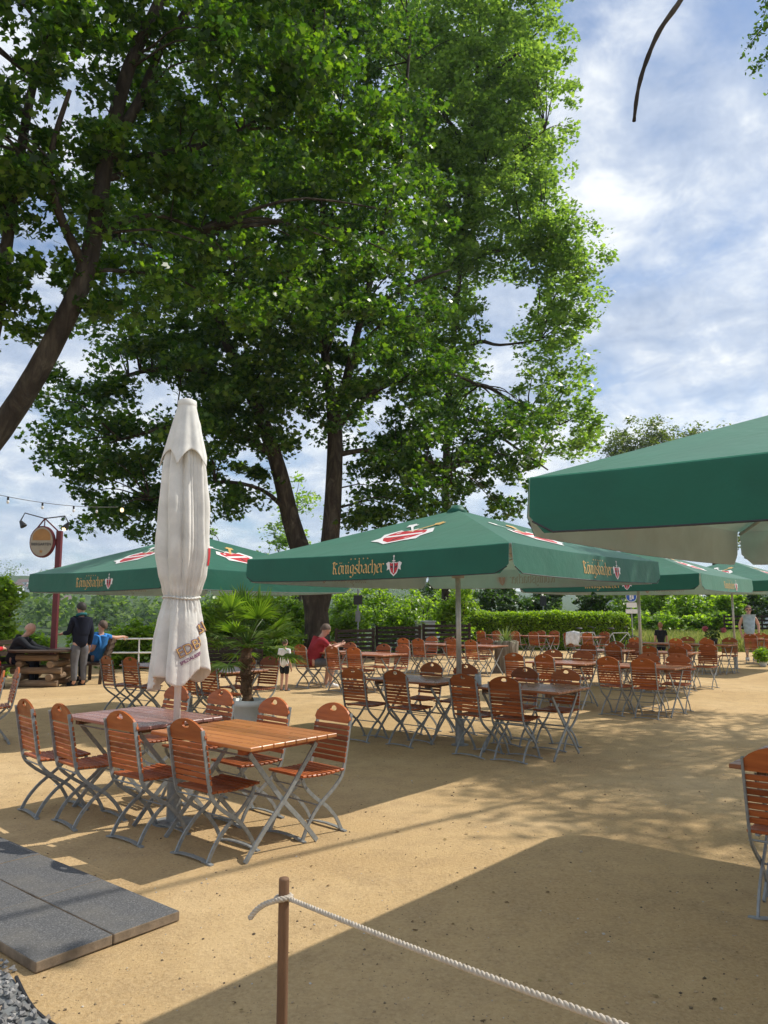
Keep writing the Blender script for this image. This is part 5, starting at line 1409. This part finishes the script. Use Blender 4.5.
# bicycles by the hedge
def bicycle():
    r = thing('bicycle', 'x', 'bicycle', group='bicycles by the hedge')
    for x in (-.52, .52):
        mb = MB(); mb.tube([(x + .33 * math.cos(t), 0, .35 + .33 * math.sin(t)) for t in np.linspace(0, 2 * math.pi, 30)], .018, 6, False); w_ = mb.build('tyre', M['black'], r, True)
        mb = MB()
        for k in range(14): t = k * math.pi / 7; mb.tube([(x, .02 * (-1) ** k, .35), (x + .32 * math.cos(t), 0, .35 + .32 * math.sin(t))], .002, 3)
        mb.tube([(x, -.05, .35), (x, .05, .35)], .018, 8); mb.build('spokes', M['zinc'], w_)
    mb = MB(); A, B, C, D, E2 = (-.52, 0, .35), (-.10, 0, .30), (-.22, 0, .78), (.34, 0, .80), (.52, 0, .35)
    for a, b in ((A, B), (A, C), (B, C), (B, D), (C, D), (D, E2)): mb.tube([a, b], .017, 7)
    mb.build('frame', M['cabinet'], r)
    mb = MB(); mb.tube([D, (.31, 0, .98)], .014, 6); mb.tube([(.22, -.30, 1.0), (.30, -.18, 1.0), (.31, 0, .98), (.30, .18, 1.0), (.22, .30, 1.0)], .013, 6); mb.build('handlebar', M['black'], r)
    mb = MB(); mb.tube([C, (-.25, 0, .92)], .013, 6); mb.ball((-.27, 0, .95), (.14, .07, .035), 10); mb.build('saddle', M['black'], r, True)
    mb = MB(); mb.tube([(-.10, -.09, .30), (-.10, .09, .30)], .012, 6); mb.box((-.02, .12, .22), (.09, .08, .02)); mb.box((-.18, -.12, .38), (.09, .08, .02)); mb.build('pedal', M['black'], r)
    return r
b0 = bicycle(); c = dp(585, 640, 29.6); b0.location = (c.x, 29.6, 0); b0.rotation_euler = (R(6), 0, .25); b0['label'] = 'grey bicycle leaning in front of the hedge, left of two'
b1 = dup(b0); c = dp(619, 640, 29.2); b1.location = (c.x, 29.2, 0); b1.rotation_euler = (R(-5), 0, -.2); b1['label'] = 'grey bicycle at the right end of the hedge'
# white jacket over a chair by the hedge
Lc = vec(6.75, 26.2) - V * .75; q = (571 - 384) / F; t = (q * Lc.y - Lc.x) / (U.x - q * U.y); p = Lc + U * t
mb = MB(); vs = []
for i in range(17):
    s = i / 16
    for j in range(9):
        x = (j / 8 - .5) * .46
        if s < .5: yy, z = -.055 - .03 * math.sin(j * 1.9 + i * .4) - .05 * (1 - 2 * s), .52 + .43 * (2 * s) - .04 * math.cos(j)
        else: yy, z = .035 + .02 * math.sin(j * 2.1), .95 - .36 * (2 * s - 1)
        if 7 <= i <= 9: z = .955 - .05 * abs(x) * 4
        vs.append((x, yy, z))
mb.add(vs, [(i * 9 + j, i * 9 + j + 1, i * 9 + j + 10, i * 9 + j + 9) for i in range(16) for j in range(8)])
o = mb.build('white_jacket', M['white_cloth'], None, True, (p.x + .0, p.y - .02, 0)); o.rotation_euler = (0, 0, ANG)
md = o.modifiers.new('t', 'SOLIDIFY'); md.thickness = .008
tag(o, 'white jacket hung over a chair by the hedge', 'jacket')

# ------------------------------------------------------------------ the big trees
PY = 25.5
def pth(pts): return [dp(u, v, Y) for u, v, Y in pts]
b = dp(317, 655, PY); b.z = 0
stemL = [b, dp(316, 610, PY), dp(304, 562, PY), dp(291, 520, PY), dp(279, 470, PY - .2), dp(262, 420, PY - .5), dp(246, 385, PY - .7), dp(222, 330, PY - 1.2), dp(205, 260, PY - 1.5), dp(200, 170, PY - 1.6)]
limbsP = [(stemL, .46, .08),
          ([dp(317, 612, PY), dp(326, 575, PY), dp(331, 530, PY), dp(334, 480, PY), dp(335, 435, PY), dp(333, 400, PY)], .36, .24),
          ([dp(333, 405, PY), dp(327, 370, PY), dp(322, 310, PY - .3), dp(326, 230, PY - .4), dp(318, 130, PY - .4), dp(330, 20, PY)], .21, .05),
          ([dp(334, 410, PY), dp(345, 385, PY + .1), dp(358, 330, PY + .4), dp(378, 250, PY + .6), dp(400, 150, PY + 1), dp(410, 40, PY + 1)], .20, .05),
          ([dp(335, 432, PY), dp(362, 400, PY + .6), dp(400, 380, PY + 1.2), dp(440, 372, PY + 1.6), dp(480, 385, PY + 2)], .13, .04),
          ([dp(274, 455, PY - .3), dp(230, 430, PY - 1), dp(180, 425, PY - 1.5), dp(120, 440, PY - 2)], .15, .04),
          ([dp(250, 392, PY - .7), dp(200, 370, PY - 1.2), dp(140, 372, PY - 1.7), dp(80, 395, PY - 1.8)], .14, .04),
          ([dp(335, 455, PY), dp(370, 450, PY + .2), dp(410, 455, PY + .4), dp(450, 470, PY + .6)], .11, .035),
          ([dp(290, 515, PY), dp(262, 490, PY - .6), dp(215, 482, PY - 1.2), dp(150, 500, PY - 1.6)], .10, .03),
          ([dp(212, 290, PY - 1.4), dp(160, 250, PY - 1.8), dp(110, 240, PY - 2)], .11, .03),
          ([dp(360, 320, PY + .4), dp(410, 285, PY + .8), dp(450, 270, PY + 1)], .11, .03)]
ellsP = [ell(*e) for e in [
    (100, 430, 24, 62, 55, 3.0), (72, 395, 24, 42, 36, 2.5), (130, 490, 24.5, 50, 42, 2.6), (165, 520, 24.5, 34, 26, 2), (210, 470, 24, 55, 42, 2.6), (100, 515, 24.5, 26, 22, 1.6), (190, 400, 24, 80, 60, 3.4),
    (270, 400, 25, 70, 55, 3.2), (240, 330, 24.5, 110, 80, 4.2), (350, 340, 25.5, 105, 80, 4.5), (260, 240, 24.5, 115, 90, 4.5), (360, 230, 25.5, 95, 95, 4.5), (150, 320, 24, 80, 60, 3.6),
    (430, 420, 27, 66, 50, 3.4), (410, 490, 26.5, 55, 34, 2.8), (465, 480, 27.5, 46, 36, 2.6), (375, 440, 26, 55, 40, 2.8), (505, 430, 28, 46, 40, 2.6), (370, 520, 26.5, 30, 22, 1.8), (440, 522, 27, 26, 18, 1.6), (500, 492, 27.5, 30, 22, 1.8),
    (340, 110, 25.5, 110, 110, 4.8), (240, 110, 24.5, 100, 100, 4.4), (310, -20, 25.5, 140, 90, 5.0), (150, 180, 24, 80, 80, 3.8)]]
tree('plane_tree', 'huge plane tree forking into two dark stems at the middle', 'plane trees', b, limbsP, ellsP, 1450, 88, .64, .165, PLANE, M['leaf_plane'], M['bark'], .25, .30)

QY = 32.0
b2 = dp(446, 640, QY); b2.z = terrain_h(b2.x, QY)
limbsQ = [([b2, dp(446, 560, QY), dp(446, 470, QY), dp(450, 380, QY), dp(458, 290, QY), dp(468, 180, QY), dp(478, 60, QY), dp(485, -60, QY)], .22, .05)]
for (u0, v0), (u1, v1), (u2, v2) in [((461, 330), (420, 296), (395, 305)), ((460, 300), (430, 288), (408, 270)), ((461, 350), (500, 345), (540, 340)), ((460, 270), (510, 250), (560, 250)), ((466, 200), (510, 160), (545, 130)), ((470, 160), (440, 110), (420, 60)), ((463, 385), (510, 400), (560, 425)), ((474, 100), (510, 60), (540, 30)), ((464, 230), (430, 190), (410, 150)), ((465, 420), (505, 440), (548, 470))]:
    limbsQ.append(([dp(u0, v0, QY), dp((u0 + u1) / 2, (v0 + v1) / 2 - 6, QY - .3), dp(u1, v1, QY - .6), dp(u2, v2, QY - 1.2)], .13, .03))
ellsQ = [ell(*e) for e in [
    (470, 40, 32, 70, 70, 4), (535, 30, 32, 36, 40, 3), (525, 110, 31.5, 52, 52, 3.5), (545, 175, 31.5, 28, 34, 2.4), (470, 140, 33, 70, 70, 4), (420, 100, 33, 40, 90, 3.5), (505, 225, 31.5, 66, 48, 3.6), (565, 262, 31, 40, 40, 2.8),
    (420, 220, 33, 42, 70, 3.2), (548, 322, 31, 44, 34, 2.8), (566, 378, 31, 26, 40, 2.2), (560, 438, 30.5, 44, 32, 2.6), (530, 395, 31, 36, 32, 2.4), (470, -60, 33, 90, 60, 4), (400, 350, 33, 30, 40, 2.4), (590, 420, 30.5, 16, 24, 1.5), (470, 270, 32.5, 40, 22, 2.5), (445, 370, 32, 34, 34, 2.5), (436, 300, 32, 26, 40, 2.2), (500, 180, 32, 60, 60, 3.5), (575, 290, 30.6, 30, 34, 2), (452, 330, 31.2, 30, 40, 2), (440, 400, 31, 40, 34, 2.2), (456, 240, 31, 40, 50, 2.4), (490, 60, 31, 60, 60, 2.5), (455, 120, 31, 46, 60, 2.4), (420, 30, 31.5, 50, 60, 2.5), (540, 250, 30.5, 36, 30, 2)]]
tree('plane_tree', 'tall paler tree right of the forked plane tree, against the sky', 'plane trees', b2, limbsQ, ellsQ, 1280, 78, .66, .165, PLANE, M['leaf_hazed'], M['bark'], .25)

LY = 11.5
lb = vec(-8.6, 11.2)
trunkL = [Vector((-8.6, 11.2, 0)), Vector((-7.6, 11.3, 1.8)), dp(0, 430, LY), dp(62, 325, LY), dp(90, 255, LY), dp(106, 160, LY + .2), dp(128, 70, LY + .3), dp(160, 0, LY + .3), dp(185, -70, LY + .2)]
limbsL = [(trunkL, .235, .075),
          ([dp(108, 150, LY + .2), dp(140, 100, LY + .6), dp(160, 50, LY + .8), dp(195, 0, LY + .9)], .10, .06),
          ([Vector((-7.6, 11.3, 1.8)), dp(-30, 400, LY), dp(-4, 320, LY - .2), dp(6, 250, LY - .3), dp(18, 170, LY - .3), dp(34, 80, LY - .4), dp(58, 10, LY - .5)], .14, .05),
          ([dp(86, 270, LY), dp(60, 215, LY - .5), dp(50, 160, LY - .8), dp(70, 90, LY - 1)], .09, .03),
          ([dp(106, 160, LY + .2), dp(180, 150, LY + 1), dp(240, 130, LY + 1.6), dp(320, 80, LY + 2)], .07, .02),
          ([dp(104, 180, LY + .2), dp(170, 160, LY + .8), dp(215, 140, LY + 1.3), dp(262, 128, LY + 1.6), dp(340, 135, LY + 2)], .06, .02),
          ([dp(95, 235, LY), dp(150, 215, LY + .8), dp(200, 230, LY + 1.2)], .06, .02)]
ellsL = [ell(*e) for e in [
    (40, 30, 10.8, 90, 70, 1.6), (150, 40, 11.5, 90, 70, 1.6), (20, 160, 10.8, 60, 60, 1.5), (120, 190, 12.0, 80, 55, 1.6), (250, 70, 12.6, 80, 65, 1.6), (210, 180, 12.8, 70, 55, 1.5), (40, 290, 11.5, 50, 45, 1.3), (120, 290, 12.2, 60, 45, 1.4),
    (330, 110, 13.4, 60, 60, 1.4), (380, 200, 13.8, 45, 70, 1.3), (320, 260, 13.5, 42, 55, 1.3), (-70, 120, 10.5, 90, 130, 2.2), (90, -90, 11.2, 160, 80, 2.2), (270, -60, 12.4, 110, 70, 2.0), (230, 280, 13.0, 50, 40, 1.3), (-60, 300, 10.8, 50, 60, 1.5)]]
tree('plane_tree', 'leaning plane tree at the left picture edge, nearest tree', 'plane trees', lb, limbsL, ellsL, 520, 88, .40, .118, PLANE, M['leaf_near'], M['bark'], .25, .30)

# a tree outside the frame on the right: throws the dappled shade, one bare twig and two sprays reach into view
rb = Vector((9.8, 12.2, 0)); tw0 = dp(735, -120, 5.8)
limbsR = [([rb, rb + Vector((.1, -.1, 2.5)), rb + Vector((-.1, -.2, 5)), rb + Vector((.1, 0, 8.0)), rb + Vector((0, 0, 10.5))], .20, .04),
          ([rb + Vector((-.1, -.2, 5)), rb + Vector((-2.0, -2.2, 7.2)), rb + Vector((-4.6, -4.6, 8.0)), Vector((3.6, 6.3, 7.75)), tw0], .042, .022),
          ([rb + Vector((0, -.1, 6)), rb + Vector((-1.2, -2.5, 7.5)), rb + Vector((-1.2, -4.2, 8.4))], .05, .02), ([rb + Vector((0, 0, 6.6)), rb + Vector((1.5, 1.6, 8.2)), rb + Vector((2.6, 2.4, 9.0))], .06, .02)]
ellsR = [(tuple(rb + Vector(q)), r_) for q, r_ in (((.2, -.5, 8.6), (2.3, 2.2, 1.8)), ((-.6, -3.0, 7.9), (1.6, 1.8, 1.3)), ((1.9, 1.6, 8.4), (1.8, 2.0, 1.6)), ((.0, .4, 10.4), (1.6, 1.6, 1.2)), ((1.4, -2.6, 6.8), (1.6, 1.7, 1.2)), ((.2, 1.2, 9.2), (1.3, 1.5, 1.0)))]
ellsR.append((tuple(rb + Vector((.6, -1.4, 9.6))), (1.9, 2.3, .8)))
rt_ = tree('robinia_tree', 'tree beyond the right edge whose bare twig hangs into the sky', 'trees behind the garden', rb, limbsR, ellsR, 300, 80, .55, .10, OVAL, M['leaf_near'], M['bark'], .12)
mb = MB(); pts_ = [tw0, dp(700, -40, 5.75), dp(682, -2, 5.72), dp(660, 30, 5.70), dp(646, 62, 5.68), dp(638, 90, 5.66), dp(634, 121, 5.65)]
pp_ = smooth_path([p - rb for p in pts_], 5); mb.tube(pp_, [.026 - .012 * i / (len(pp_) - 1) + .002 * math.sin(i * 1.7) for i in range(len(pp_))], 9); mb.build('bare_twig', M['bark'], rt_, True)
for (u, v), (u2, v2) in (((775, 18), (746, 50)), ((785, 40), (752, 72)), ((800, 60), (775, 90)), ((776, -14), (764, 16))):
    a_, b_ = dp(u, v, 5.9), dp(u2, v2, 5.85); mb = MB(); m_ = a_.lerp(b_, .5) + Vector((0, 0, .03)); root_ = dp(800, -60, 6.0)
    mb.tube(smooth_path([root_ - rb, a_ - rb, m_ - rb, b_ - rb], 4), [.010 - .0007 * i for i in range(13)], 5); sp2 = mb.build('leaf_stalk', M['bark'], rt_, True)
    P = []
    for t in np.linspace(.1, 1, 12):
        q = a_.lerp(b_, t) + Vector((0, 0, .03 * 4 * t * (1 - t)))
        for k in range(11): P.append(np.array(q - rb) + rng.normal(size=3) * np.array([.035, .03, .028]))
    link('leaflets', leaf_mesh('leaflets', np.array(P), .034, OVAL, M['leaf_plane'], .3), sp2)

# ------------------------------------------------------------------ air
mb = MB(); mb.box((0, 990, 92), (3200, 2070, 204))
m, nt, out = new_mat('haze'); pv = nt.nodes.new('ShaderNodeVolumePrincipled'); pv.inputs['Color'].default_value = (.72, .82, .95, 1); pv.inputs['Density'].default_value = 0.00022; pv.inputs['Anisotropy'].default_value = .3
nt.links.new(pv.outputs[0], out.inputs['Volume'])
o = mb.build('haze', m); tag(o, 'thin bluish haze over the river valley', None, None, 'stuff')
for o in list(COL.objects):
    if o.get('label') == 'x': del o['label']
